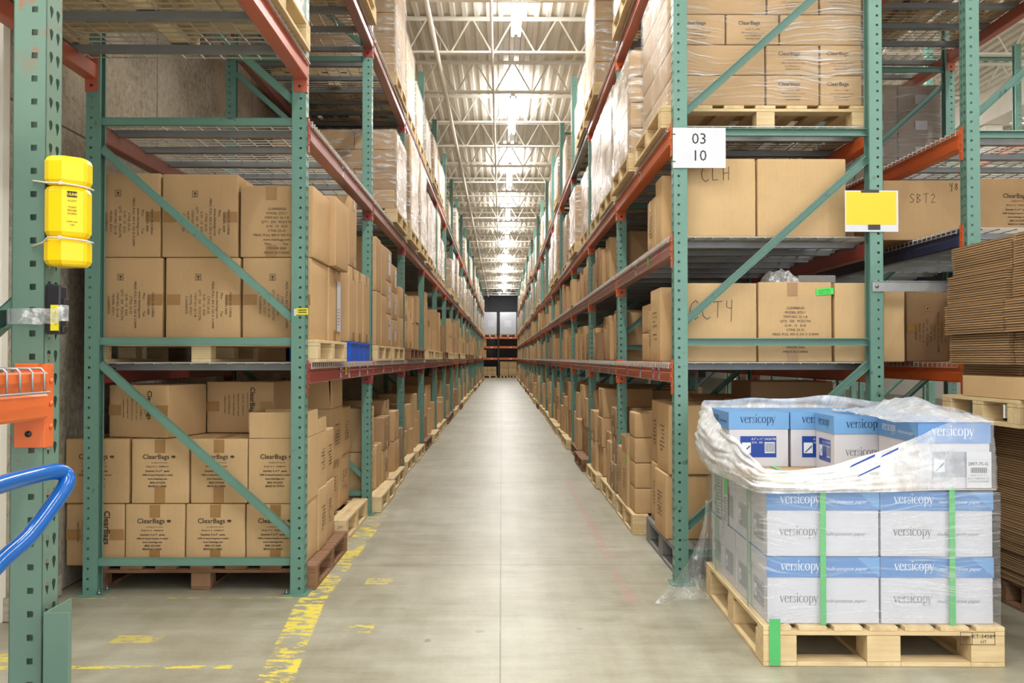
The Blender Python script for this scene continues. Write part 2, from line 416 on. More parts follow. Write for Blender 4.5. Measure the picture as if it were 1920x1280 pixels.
# ---- beams: origin at the near column's far side, aisle-face plane x=0, runs +y, top at z=0; rack lies to -x
_bm = {}
def beam_parts(col, ln, ccol=None):
    k = (col, round(ln, 3), ccol)
    if k in _bm: return _bm[k]
    mat = M[col]; mb = MB(); H = .102
    prof = [(.010, -H+.006), (.010, -.052), (.004, -.045), (.004, -.030), (.010, -.022), (.010, -.004), (.006, 0), (-.022, 0), (-.026, -.004), (-.026, -.026), (-.056, -.028), (-.056, -H+.004), (-.050, -H), (.004, -H)]
    n = len(prof); vs = [(x, y, z) for y in (.002, ln-.002) for x, z in prof]
    mb.raw(vs, [(i, i+n, (i+1) % n+n, (i+1) % n) for i in range(n)] + [tuple(range(n)), tuple(reversed(range(n, 2*n)))], mat)
    me = mb.mesh('beam_body')
    ends = []; mat = M[ccol or col]
    for s in (0, 1):
        c = MB(); y = 0 if s == 0 else ln; d = -1 if s == 0 else 1
        y0, y1 = sorted((y, y+d*.036))
        c.bbox(.0005, .0050, y0, y1, -.165, .018, mat, .0012)
        y0, y1 = sorted((y-d*.001, y-d*.0048))
        c.bbox(-.062, .0050, y0, y1, -.165, .018, mat, .0012)
        for z in (-.02, -.07, -.12):
            c.tube([(.005, y+d*.02, z), (.009, y+d*.02, z)], .006, mat, 8)
        k_ = MB(); k_.tube([(-.03, y-d*.005, -.135), (-.03, y-d*.009, -.135)], .007, M['black_plastic'], 8)
        ends.append((c.mesh('connector'), k_.mesh('lock_pin')))
    _bm[k] = (me, ends); return _bm[k]
STICK = {}
def sticker_mesh(kind):
    if kind in STICK: return STICK[kind]
    mb = MB(); w, h = {'bar': (.05, .06), 'tag': (.045, .075), 'pink': (.035, .05), 'lime': (.05, .05), 'yellow': (.06, .045)}[kind]
    mat = {'bar': M['paper'], 'tag': M['paper'], 'pink': M['pink'], 'lime': M['lime'], 'yellow': M['yellow_st']}[kind]
    mb.box(0, .0008, 0, w, -h, 0, mat)
    if kind in ('bar', 'tag'):
        rr = random.Random(len(kind))
        x = .006
        while x < w-.008:
            t = rr.choice((.0012, .002, .0028)); mb.box(.0008, .0011, x, x+t, -h*.55, -h*.15, M['ink']); x += t+rr.choice((.0015, .0025))
        mb.box(.0008, .0011, .008, w-.01, -h*.72, -h*.66, M['ink']); mb.box(.0008, .0011, .008, w-.02, -h*.85, -h*.79, M['ink'])
    if kind == 'yellow':
        for a in (.012, .034): mb.box(.0008, .0011, a, a+.009, -h*.8, -h*.2, M['ink'])
    STICK[kind] = mb.mesh('label_sticker'); return STICK[kind]
def beam(side, face, Y, ln, ztop, col, label, group, near=True, stickers=(), back=False, ccol=None):
    """side -1: rack body on the left of this face"""
    me, ends = beam_parts(col, ln, ccol)
    flip = (side > 0) != back
    r = link('rack_crossbeam', me, None, (face, Y if not flip else Y+ln, ztop), 0 if not flip else math.pi, label, 'rack beam', group)
    for e, k_ in ends:
        co = link('connector', e, r)
        if near: link('lock_pin', k_, co)
    for (yy, k) in stickers:
        y = yy if not flip else ln-yy-.05
        s = link('label_sticker', sticker_mesh(k), r, (.0101, y, -.03 if k != 'tag' else -.02))
        s['label'] = {'bar': 'white barcode sticker', 'tag': 'white paper tag', 'pink': 'pink sticker', 'lime': 'green sticker', 'yellow': 'yellow arrow sticker'}[k]
    return r
# ---- wire decks: origin at aisle edge, x from 0 to -DEP, y 0..W, top at z=0
_dk = {}
def deck_parts(W, dense=True):
    k = (round(W, 3), dense)
    if k in _dk: return _dk[k]
    mb = MB(); wr = .0054; st = .062 if dense else .10; n = int(W/st); m = M['wire']
    for i in range(n+1):
        y = .006+i*(W-.012)/n
        mb.box(-DEP+.02, .0128+wr, y-wr/2, y+wr/2, .0018, .002+wr, m)
        mb.box(.0128, .0128+wr, y-wr/2, y+wr/2, -.027, .0018, m)
        mb.box(-DEP-.014, -DEP+.02, y-wr/2, y+wr/2, .0018, .002+wr, m)
    q = 11 if dense else 7
    for i in range(q+1):
        x = -.036-i*(DEP-.072)/q
        mb.box(x-wr/2, x+wr/2, 0, W, -.0022, .0022, m)
    mb.box(.0128+wr, .0128+2*wr, 0, W, -.025, -.025+wr, m)
    me = mb.mesh('wire_grid')
    c = MB(); c.box(-DEP+.029, -.028, -.022, .022, -.005, -.0025, M['grey'])
    c.box(-DEP+.029, -.028, -.022, -.0195, -.0235, -.005, M['grey']); c.box(-DEP+.029, -.028, .0195, .022, -.0235, -.005, M['grey'])
    c.box(-DEP+.060, -.060, -.0235, .0235, -.036, -.0238, M['grey'])
    _dk[k] = (me, c.mesh('support_channel')); return _dk[k]
def deck(side, face, Y, W, ztop, label, group, near=True):
    me, ch = deck_parts(W, near)
    flip = side > 0
    r = link('wire_deck', me, None, (face, Y if not flip else Y+W, ztop+.0005), 0 if not flip else math.pi, label, 'wire deck', group)
    for f in (.16, .5, .84): link('support_channel', ch, r, (0, W*f, 0))
    return r

# ------------------------------------------------------------------ pallets
_pl = {}
def pallet_parts(kind, lx, ly, h):
    """nine-block pallet: blocks at corners and mid-sides"""
    k = (kind, round(lx, 2), round(ly, 2), round(h, 3))
    if k in _pl: return _pl[k]
    m, m2 = (M['wood_old'], M['wood_old']) if kind == 'old' else (M['wood'], M['wood_y']); parts = []; t = .017; bw = .13 if kind == 'block' else .10
    for x in (-lx/2, -bw/2, lx/2-bw):
        s = MB(); s.bbox(x, x+bw, -ly/2, ly/2, 0, t, m2, .002); parts.append(('bottom_board', s.mesh('bottom_board')))
        for y in (-ly/2, -bw/2, ly/2-bw):
            s = MB(); s.bbox(x, x+bw, y, y+bw, t+.0005, h-2*t-.001, m, .003); parts.append(('block', s.mesh('block')))
    for y in (-ly/2, ly/2-.1):
        s = MB(); s.bbox(-lx/2+bw+.001, -bw/2-.001, y, y+.1, 0, t, m, .002); s.bbox(bw/2+.001, lx/2-bw-.001, y, y+.1, 0, t, m, .002) if kind == 'block' else None
        if kind == 'block':
            a = MB(); a.bbox(-lx/2+bw+.001, -bw/2-.001, y, y+.1, 0, t, m, .002); parts.append(('bottom_cross_board', a.mesh('bottom_cross_board')))
            a = MB(); a.bbox(bw/2+.001, lx/2-bw-.001, y, y+.1, 0, t, m, .002); parts.append(('bottom_cross_board', a.mesh('bottom_cross_board')))
    for y in (-ly/2, -.05, ly/2-.1):
        s = MB(); s.bbox(-lx/2, lx/2, y, y+.1, h-2*t, h-t-.0005, m, .002); parts.append(('cross_board', s.mesh('cross_board')))
    for i in range(7):
        w = .11; x = -lx/2+i*(lx-w)/6
        s = MB(); s.bbox(x, x+w, -ly/2, ly/2, h-t, h, m2, .002); parts.append(('deck_board', s.mesh('deck_board')))
    one = MB()
    for nm, me in parts: one.raw([v.co.copy() for v in me.vertices], [tuple(p.vertices) for p in me.polygons], m)
    _pl[k] = (parts, one.mesh('wooden_pallet')); return _pl[k]
def pallet(cx, cy, z, lx, ly, h, kind, label, group=None, near=True, rz=0):
    parts, one = pallet_parts(kind, lx, ly, h)
    if near:
        r = empty('wooden_pallet', (cx, cy, z), rz, label, 'pallet', group)
        for nm, me in parts: link(nm, me, r)
        return r
    return link('wooden_pallet', one, None, (cx, cy, z), rz, label, 'pallet', group)
def plastic_pallet(cx, cy, z, lx, ly, h, mat, label, group=None):
    r = empty('plastic_pallet', (cx, cy, z), 0, label, 'pallet', group)
    d = MB(); d.bbox(-lx/2, lx/2, -ly/2, ly/2, h-.03, h, mat, .006); d.build('deck', r)
    for x in (-lx/2, -.05, lx/2-.1):
        for y in (-ly/2, -.06, ly/2-.12):
            f = MB(); f.bbox(x, x+.1, y, y+.12, .02, h-.031, mat, .006); f.build('foot', r)
        f = MB(); f.bbox(x, x+.1, -ly/2, ly/2, 0, .0195, mat, .004); f.build('skid', r)
    return r
# ------------------------------------------------------------------ the building
def floor_material():
    m, nt, out = new_mat('sealed_concrete_floor')
    tc = N(nt, 'ShaderNodeTexCoord'); v = tc.outputs['Object']
    sep = N(nt, 'ShaderNodeSeparateXYZ'); L(nt, v, sep.inputs[0]); X, Y = sep.outputs[0], sep.outputs[1]
    big = noise_n(nt, v, .9, 6, .6); mid = noise_n(nt, v, 4.5, 6, .65); fine = noise_n(nt, v, 45, 4, .7)
    trk = noise_n(nt, mapping(nt, v, (9, .7, 1)), 1, 5, .6)
    crs = noise_n(nt, mapping(nt, v, (1.6, 11, 1)), 1, 5, .7)
    f = math_n(nt, 'ADD', math_n(nt, 'MULTIPLY', big, .34), math_n(nt, 'MULTIPLY', mid, .26))
    f = math_n(nt, 'ADD', f, math_n(nt, 'MULTIPLY', trk, .14)); f = math_n(nt, 'ADD', f, math_n(nt, 'MULTIPLY', crs, .20)); f = math_n(nt, 'ADD', f, math_n(nt, 'MULTIPLY', fine, .10))
    col = ramp(nt, f, [(.40, sl((132, 127, 108))), (.50, sl((154, 150, 132))), (.58, sl((168, 166, 150))), (.68, sl((188, 186, 172)))])
    # worn scrapes
    scr = math_n(nt, 'MULTIPLY', ramp(nt, crs, [(.66, g(0)), (.72, g(1))]), .35)
    col = mixc(nt, scr, col, sl((122, 117, 104)))
    spots = math_n(nt, 'MULTIPLY', ramp(nt, noise_n(nt, v, 7.3, 2, .4), [(.74, g(0)), (.77, g(1))]), .55)
    col = mixc(nt, spots, col, sl((104, 102, 100)))
    def band(c, cen, hw, soft=.004):
        if not isinstance(cen, (int, float)): d = math_n(nt, 'ABSOLUTE', math_n(nt, 'SUBTRACT', c, cen))
        else: d = math_n(nt, 'ABSOLUTE', math_n(nt, 'SUBTRACT', c, cen))
        return math_n(nt, 'DIVIDE', math_n(nt, 'SUBTRACT', hw+soft, d), soft, clamp=True)
    def AND(*a):
        r = a[0]
        for b in a[1:]: r = math_n(nt, 'MULTIPLY', r, b)
        return r
    wear = noise_n(nt, mapping(nt, v, (13, 24, 1)), 1, 8, .70)
    wear2 = noise_n(nt, mapping(nt, v, (5, 2.6, 1)), 1, 3, .5)
    wv = math_n(nt, 'ADD', math_n(nt, 'MULTIPLY', wear, .68), math_n(nt, 'MULTIPLY', wear2, .32))
    def worn(th): return math_n(nt, 'MULTIPLY', math_n(nt, 'SUBTRACT', wv, th), 28, clamp=True)
    yel = sl((226, 208, 84))
    jag = math_n(nt, 'MULTIPLY', math_n(nt, 'SUBTRACT', wear, .5), .05)
    cen = math_n(nt, 'ADD', math_n(nt, 'MULTIPLY', math_n(nt, 'MAXIMUM', math_n(nt, 'SUBTRACT', 4.8, Y), 0), .085), -.935)
    Xj = math_n(nt, 'ADD', X, jag)
    # the wear threshold rises along the aisle
    th = math_n(nt, 'ADD', math_n(nt, 'MULTIPLY', math_n(nt, 'MAXIMUM', math_n(nt, 'SUBTRACT', Y, 5.2), 0), .030), .474)
    wl = math_n(nt, 'MULTIPLY', math_n(nt, 'SUBTRACT', wv, th), 40, clamp=True)
    l1 = AND(band(Xj, cen, .066), wl, band(Y, 6, 4.5))
    Yj = math_n(nt, 'ADD', Y, jag)
    l2 = AND(band(Yj, 3.83, .018), band(X, -1.65, .6), worn(.485))
    l3 = math_n(nt, 'MULTIPLY', AND(band(Yj, 4.21, .055), band(X, -1.555, .10), worn(.46)), .6)
    l4 = AND(band(Yj, 4.36, .075), band(X, -.635, .065), worn(.56))
    l5 = math_n(nt, 'MULTIPLY', AND(band(Yj, 5.28, .07), band(X, -.655, .07), worn(.50)), .6)
    l6 = math_n(nt, 'MULTIPLY', AND(band(Yj, 4.93, .012), band(X, -1.6, .55), worn(.50)), .7)
    l7 = AND(band(Yj, 3.95, .06), band(X, -2.02, .12), worn(.46))
    yl = l1
    for q in (l2, l3, l4, l5, l6, l7): yl = math_n(nt, 'MAXIMUM', yl, q)
    col = mixc(nt, yl, col, yel)
    pk = math_n(nt, 'MULTIPLY', AND(band(Xj, .645, .028), band(Y, 7.3, 2.5), worn(.46)), .45)
    col = mixc(nt, pk, col, sl((176, 128, 122)))
    # saw-cut joints and a repaired one
    jx = band(X, -.004, .0022, .002)
    jy = math_n(nt, 'ABSOLUTE', math_n(nt, 'SUBTRACT', math_n(nt, 'MODULO', math_n(nt, 'ADD', Y, 20-4.89+2.6), 5.2), 2.6))
    jy = math_n(nt, 'DIVIDE', math_n(nt, 'SUBTRACT', .006, jy), .003, clamp=True)
    j = math_n(nt, 'MULTIPLY', math_n(nt, 'MAXIMUM', jx, jy), .7)
    col = mixc(nt, j, col, sl((92, 84, 74)))
    p = N(nt, 'ShaderNodeBsdfPrincipled', inp={'Specular IOR Level': .32})
    L(nt, col, p.inputs['Base Color'])
    L(nt, math_n(nt, 'ADD', math_n(nt, 'MULTIPLY', mid, .22), .30), p.inputs['Roughness'])
    bp = N(nt, 'ShaderNodeBump', inp={'Strength': .12, 'Distance': .004}); L(nt, math_n(nt, 'ADD', mid, crs), bp.inputs['Height']); L(nt, bp.outputs[0], p.inputs['Normal'])
    L(nt, p.outputs[0], out.inputs[0]); return m
def wall_material():
    m, nt, out = new_mat('cast_concrete_wall')
    tc = N(nt, 'ShaderNodeTexCoord'); v = tc.outputs['Object']
    sep = N(nt, 'ShaderNodeSeparateXYZ'); L(nt, v, sep.inputs[0]); Y, Z = sep.outputs[1], sep.outputs[2]
    big = noise_n(nt, v, 1.1, 5, .6); fine = noise_n(nt, v, 22, 6, .75); pit = noise_n(nt, v, 60, 2, .5)
    f = math_n(nt, 'ADD', math_n(nt, 'MULTIPLY', big, .5), math_n(nt, 'MULTIPLY', fine, .5))
    col = ramp(nt, f, [(.38, sl((132, 122, 108))), (.5, sl((172, 164, 148))), (.64, sl((198, 190, 174)))])
    col = mixc(nt, math_n(nt, 'MULTIPLY', ramp(nt, pit, [(.66, g(0)), (.70, g(1))]), .6), col, sl((92, 84, 74)))
    def line(c, per, off):
        d = math_n(nt, 'ABSOLUTE', math_n(nt, 'SUBTRACT', math_n(nt, 'MODULO', math_n(nt, 'ADD', c, off), per), per/2))
        return math_n(nt, 'DIVIDE', math_n(nt, 'SUBTRACT', .009, d), .006, clamp=True)
    j = math_n(nt, 'MAXIMUM', line(Y, 2.44, 24.4-6.44+1.22), line(Z, 2.4, 1.2))
    col = mixc(nt, math_n(nt, 'MULTIPLY', j, .8), col, sl((64, 58, 52)))
    p = N(nt, 'ShaderNodeBsdfPrincipled', inp={'Roughness': .85, 'Specular IOR Level': .2}); L(nt, col, p.inputs['Base Color'])
    bp = N(nt, 'ShaderNodeBump', inp={'Strength': .4, 'Distance': .01}); L(nt, fine, bp.inputs['Height']); L(nt, bp.outputs[0], p.inputs['Normal'])
    L(nt, p.outputs[0], out.inputs[0]); return m
M['floor'] = floor_material(); M['wall'] = wall_material()
M['far_wall'] = simple('dark_grey_metal_siding', (84, 86, 92), .6)
YB, YF, XR = -3.0, 62.0, 13.0
WX = -2.272
ZD = 5.52                                    # underside of the roof deck
mb = MB(); mb.box(WX-.2, XR, YB, YF, -.2, 0, M['floor']); mb.build('floor', kind='structure')
mb = MB(); mb.box(WX-.2, WX, 4.47, YF, 0, ZD+.1, M['wall'])
mb.box(WX, WX+.05, 4.47, 4.98, 0, .11, M['wall']); mb.build('wall_left', kind='structure')
mb = MB()                                    # ribbed white sheeting in front of the concrete
y = YB
while y < 4.44:
    mb.box(WX-.19, WX-.02, y, y+.20, 0, ZD+.1, M['white']); mb.bbox(WX-.03, WX+.012, y+.03, y+.10, 0, ZD, M['white'], .008); y += .2
mb.build('wall_left_ribbed', kind='structure')
mb = MB(); mb.box(WX-.2, XR, YF, YF+.2, 0, ZD+.1, M['far_wall'])
for k in range(46): mb.box(WX+k*.33, WX+k*.33+.05, YF-.04, YF, 0, ZD, M['far_wall'])
mb.build('wall_back', kind='structure')
mb = MB(); mb.box(XR, XR+.2, YB, YF, 0, ZD+.1, M['white']); mb.build('wall_right', kind='structure')
# ribbed roof deck, ribs run down the aisle
mb = MB(); x = WX-.1; pr = []
while x < XR:
    pr += [(x, ZD+.04), (x+.045, ZD+.04), (x+.058, ZD), (x+.110, ZD), (x+.123, ZD+.04)]; x += .152
pr.append((x, ZD+.04))
for (a, za), (b, zb) in zip(pr[:-1], pr[1:]): mb.face([(a, YB, za), (a, YF, za), (b, YF, zb), (b, YB, zb)], M['white'])
mb.box(WX-.2, XR+.2, YB, YF, ZD+.045, ZD+.12, M['white']); mb.build('ceiling', kind='structure')
# open-web joists
def joist_mesh():
    mb = MB(); m = M['white']; zb, zt = 5.06, ZD-.002; x0, x1 = WX+.01, XR-.02
    for s in (-1, 1):
        mb.box(x0, x1, s*.022-.016 if s < 0 else .006, s*.022+.010 if s < 0 else .038, zb, zb+.005, m) if False else None
        y0, y1 = (-.042, -.006) if s < 0 else (.006, .042)
        mb.box(x0, x1, y0, y1, zb, zb+.005, m); mb.box(x0, x1, (y1-.005) if s < 0 else y0, y1 if s < 0 else y0+.005, zb+.005, zb+.036, m)
        mb.box(x0, x1, y0, y1, zt-.005, zt, m); mb.box(x0, x1, (y1-.005) if s < 0 else y0, y1 if s < 0 else y0+.005, zt-.040, zt-.005, m)
    x = x0+.05+.472; up = True; p = .275
    while x+p < x1:
        a = (x, 0, zb+.018 if up else zt-.02); b = (x+p-.035, 0, zt-.02 if up else zb+.018)
        mb.tube([a, b], .0125, m, 6, False); x += p; up = not up
    return mb.mesh('roof_joist')
JM = joist_mesh(); k = 0; y = 12.33-1.83*7
JS = []
while y < YF-.5:
    JS.append(y)
    link('steel_joist', JM, None, (0, y, 0), label='white open-web roof joist, %s of the row counting from the front' % ORD[min(k, 35)], cat='roof joist', group='open-web roof joists')
    y += 1.83; k += 1
# pipework
def pipe(x, z, r, y0, y1, mat, name, label, cat, hang=True):
    root = empty(name, (x, y0, z), 0, label, cat)
    b = MB(); b.tube([(0, 0, 0), (0, y1-y0, 0)], r, mat, 12); b.build('pipe_run', root)
    if hang:
        for j in JS[1::3]:
            if y0+.3 < j+.4 < y1:
                h = MB(); yy = j+.4-y0
                pts = [(math.sin(R(a))*(r+.006), yy, -math.cos(R(a))*(r+.006)) for a in range(-150, 151, 25)]
                h.tube(pts, .004, mat, 6); h.tube([(0, yy, r+.004), (0, yy, ZD-z)], .004, mat, 6); h.build('hanger', root)
pipe(-.80, 4.98, .030, 2, 60, M['white'], 'sprinkler_pipe', 'white sprinkler pipe running under the roof joists above the aisle', 'pipe')
pipe(-.115, 5.035, .016, 2, 60, M['white'], 'electrical_conduit', 'thin white conduit under the joists beside the aisle lights', 'conduit', False)
pipe(3.9, 4.98, .05, 2, 60, M['white'], 'sprinkler_pipe', 'thick white sprinkler pipe beneath the roof over the right racks', 'pipe')
# the big white girder to the right
mb = MB(); mb.box(6.9, 7.25, 2, 60, 4.55, 4.58, M['white']); mb.box(6.9, 7.25, 2, 60, 5.02, 5.05, M['white']); mb.box(7.06, 7.09, 2, 60, 4.58, 5.02, M['white'])
mb.box(6.93, 6.95, 2, 60, 4.58, 5.02, M['white'])
mb.build('steel_girder', label='big white steel girder running back beyond the right racks', cat='girder')
for i, yy in enumerate((14., 30., 46.)):
    mb = MB(); mb.bbox(6.95, 7.2, yy-.12, yy+.12, .02, 4.548, M['white'], .01); mb.bbox(6.85, 7.3, yy-.2, yy+.2, 0, .019, M['white'], .003)
    mb.build('steel_post', label='white steel post under the big girder, %s from the front' % ORD[i], cat='post', group='girder posts')
# ------------------------------------------------------------------ lights
def fixture_meshes():
    b = MB(); m = M['white']
    b.box(-.035, .035, 0, 2.44, .03, .075, m)
    b.box(-.062, -.035, 0, 2.44, .030, .036, m); b.box(.035, .062, 0, 2.44, .030, .036, m)
    t = []
    for x in (-.040, .040):
        a = MB(); a.tube([(x, .02, .008), (x, 2.42, .008)], .019, M['tube'], 10); t.append(a.mesh('tube'))
    e = MB()
    for y in (0, 2.42): 
        for x in (-.040, .040): e.box(x-.014, x+.014, y, y+.02, -.006, .03, m)
    return b.mesh('housing'), t, e.mesh('lamp_holders')
HS, TB, EH = fixture_meshes()
def light_strip(x, y, lab, power, z=5.19):
    r = empty('strip_light', (x, y, z), 0, lab, 'strip light', 'fluorescent strip lights')
    link('housing', HS, r); link('lamp_holders', EH, r)
    for t in TB: link('fluorescent_tube', t, r)
    ld = bpy.data.lights.new('strip_lamp', 'AREA'); ld.shape = 'RECTANGLE'; ld.size = .16; ld.size_y = 2.4; ld.energy = power; ld.color = (1, .99, .97)
    lo = bpy.data.objects.new('strip_lamp', ld); C.objects.link(lo); lo.parent = r; lo.location = (0, 1.22, -.014)
    lu = bpy.data.lights.new('strip_lamp_up', 'AREA'); lu.shape = 'RECTANGLE'; lu.size = .16; lu.size_y = 2.4; lu.energy = power*.36; lu.color = ld.color
    lo = bpy.data.objects.new('strip_lamp_up', lu); C.objects.link(lo); lo.parent = r; lo.location = (0, 1.22, .08); lo.rotation_euler = (math.pi, 0, 0)
    return r
PWR = 112
yy = 12.06-2.44-5.3*2
k = 0
while yy < 58:
    light_strip(.18, yy, 'long fluorescent strip light over the aisle, %s counting from the front' % ORD[k], PWR); yy += 5.3; k += 1
for k in range(6):
    light_strip(4.03, -1.5+5.3*k, 'fluorescent strip light over the right-hand racks, %s from the front' % ORD[k], PWR)
for k in range(3):
    light_strip(9.53, 3.0+5.3*k, 'fluorescent strip light beyond the white girder, %s from the front' % ORD[k], PWR)
light_strip(-1.47, .6, 'fluorescent strip light above the near left rack', PWR*.9)
w = bpy.data.worlds.new('open_back_fill'); scene.world = w; w.use_nodes = True  # even white fill added through the open end behind the camera
bg = w.node_tree.nodes['Background']; bg.inputs[0].default_value = (.97, .985, 1, 1); bg.inputs[1].default_value = 2.4
# ------------------------------------------------------------------ camera
cd = bpy.data.cameras.new('camera'); cam = bpy.data.objects.new('camera', cd); C.objects.link(cam)
cd.sensor_width = 36; cd.lens = 1830/1920*36; cd.clip_start = .05; cd.clip_end = 200
cam.location = (0, 0, 1.2); cam.rotation_euler = (R(90)+math.atan(31/1830), 0, -math.atan(20/1830))
scene.camera = cam
scene.view_settings.view_transform = 'Standard'; scene.view_settings.look = 'None'; scene.view_settings.gamma = 1
scene.view_settings.use_curve_mapping = False; scene.view_settings.exposure = -0.07
# ------------------------------------------------------------------ cardboard cartons
SPECS = []            # cartons waiting to be built; the largest in view become things of their own
def carton(x0, x1, y0, y1, z0, z1, label, group=None, yaw=0, style='plain', must=False, mat='card', tape=True, face='-y', tint=None, near=False, seed=None):
    SPECS.append(dict(x0=x0, x1=x1, y0=y0, y1=y1, z0=z0, z1=z1, label=label, group=group, yaw=yaw, style=style, must=must, mat=mat, tape=tape, face=face,
                      tint=tint, near=near, seed=len(SPECS) if seed is None else seed))
def rounded_box(mb, w, d, h, r, seg, bulge, jit, rnd, mat, seed):
    def axis(s):
        s = s/2; a = [-s, -s+r*.35, -s+r]; n = seg
        a += [(-s+r)+(2*(s-r))*i/n for i in range(1, n)]
        return a+[s-r, s-r*.35, s]
    ax, ay, az = axis(w), axis(d), axis(h)
    vd = {}; vs = []; fs = []
    so = Vector((seed*1.73, seed*.61, seed*.37))
    def vert(p):
        k = (round(p[0], 5), round(p[1], 5), round(p[2], 5))
        if k in vd: return vd[k]
        P = Vector(p); Q = Vector((max(-w/2+r, min(w/2-r, P.x)), max(-d/2+r, min(d/2-r, P.y)), max(-h/2+r, min(h/2-r, P.z))))
        dv = P-Q
        if dv.length > 1e-9: P = Q+dv.normalized()*r
        a, b, c = 1-(2*Q.x/w)**2, 1-(2*Q.y/d)**2, 1-(2*Q.z/h)**2
        n = noise.noise_vector(P*5+so)*jit
        nx = 1 if P.x > w/2-r*1.01 else -1 if P.x < -w/2+r*1.01 else 0
        ny = 1 if P.y > d/2-r*1.01 else -1 if P.y < -d/2+r*1.01 else 0
        P = P + Vector((nx*b*c*bulge, ny*a*c*bulge, 0)) + Vector((n.x, n.y, n.z*.25 if abs(P.z) > h/2-r*1.1 else n.z*.5))
        P.z = max(-h/2, min(h/2, P.z)); P.z += h/2
        vd[k] = len(vs); vs.append(P); return vd[k]
    def sheet(A, B, fn, flip):
        for i in range(len(A)-1):
            for j in range(len(B)-1):
                q = [vert(fn(A[i], B[j])), vert(fn(A[i+1], B[j])), vert(fn(A[i+1], B[j+1])), vert(fn(A[i], B[j+1]))]
                fs.append(tuple(reversed(q)) if flip else tuple(q))
    sheet(ax, ay, lambda a, b: (a, b, h/2), False); sheet(ax, ay, lambda a, b: (a, b, -h/2), True)
    sheet(ax, az, lambda a, b: (a, -d/2, b), False); sheet(ax, az, lambda a, b: (a, d/2, b), True)
    sheet(ay, az, lambda a, b: (w/2, a, b), False); sheet(ay, az, lambda a, b: (-w/2, a, b), True)
    mb.sm = True; mb.raw(vs, fs, mat); mb.sm = False
SHIP = ['CLEARBAGS', 'MODEL: E7211', 'ITEM NO: 25-1-8', 'QTY:  250   PCS/CTN', 'G.W:  13   KGS', 'CTNS: 23-32', 'MEAS: FULL 450 X 330 X 315MM', 'www.clearbags.com', 'Mon:            Tue:', 'ORIGIN 3000', 'MADE IN CHINA']
def face_frame(face, w, d, h):
    e = .0042
    if face == '-y': return Vector((0, -d/2-e, 0)), Vector((1, 0, 0)), w
    if face == '+x': return Vector((w/2+e, 0, 0)), Vector((0, 1, 0)), d
    if face == '-x': return Vector((-w/2-e, 0, 0)), Vector((0, -1, 0)), d
    return Vector((0, d/2+e, 0)), Vector((-1, 0, 0)), w
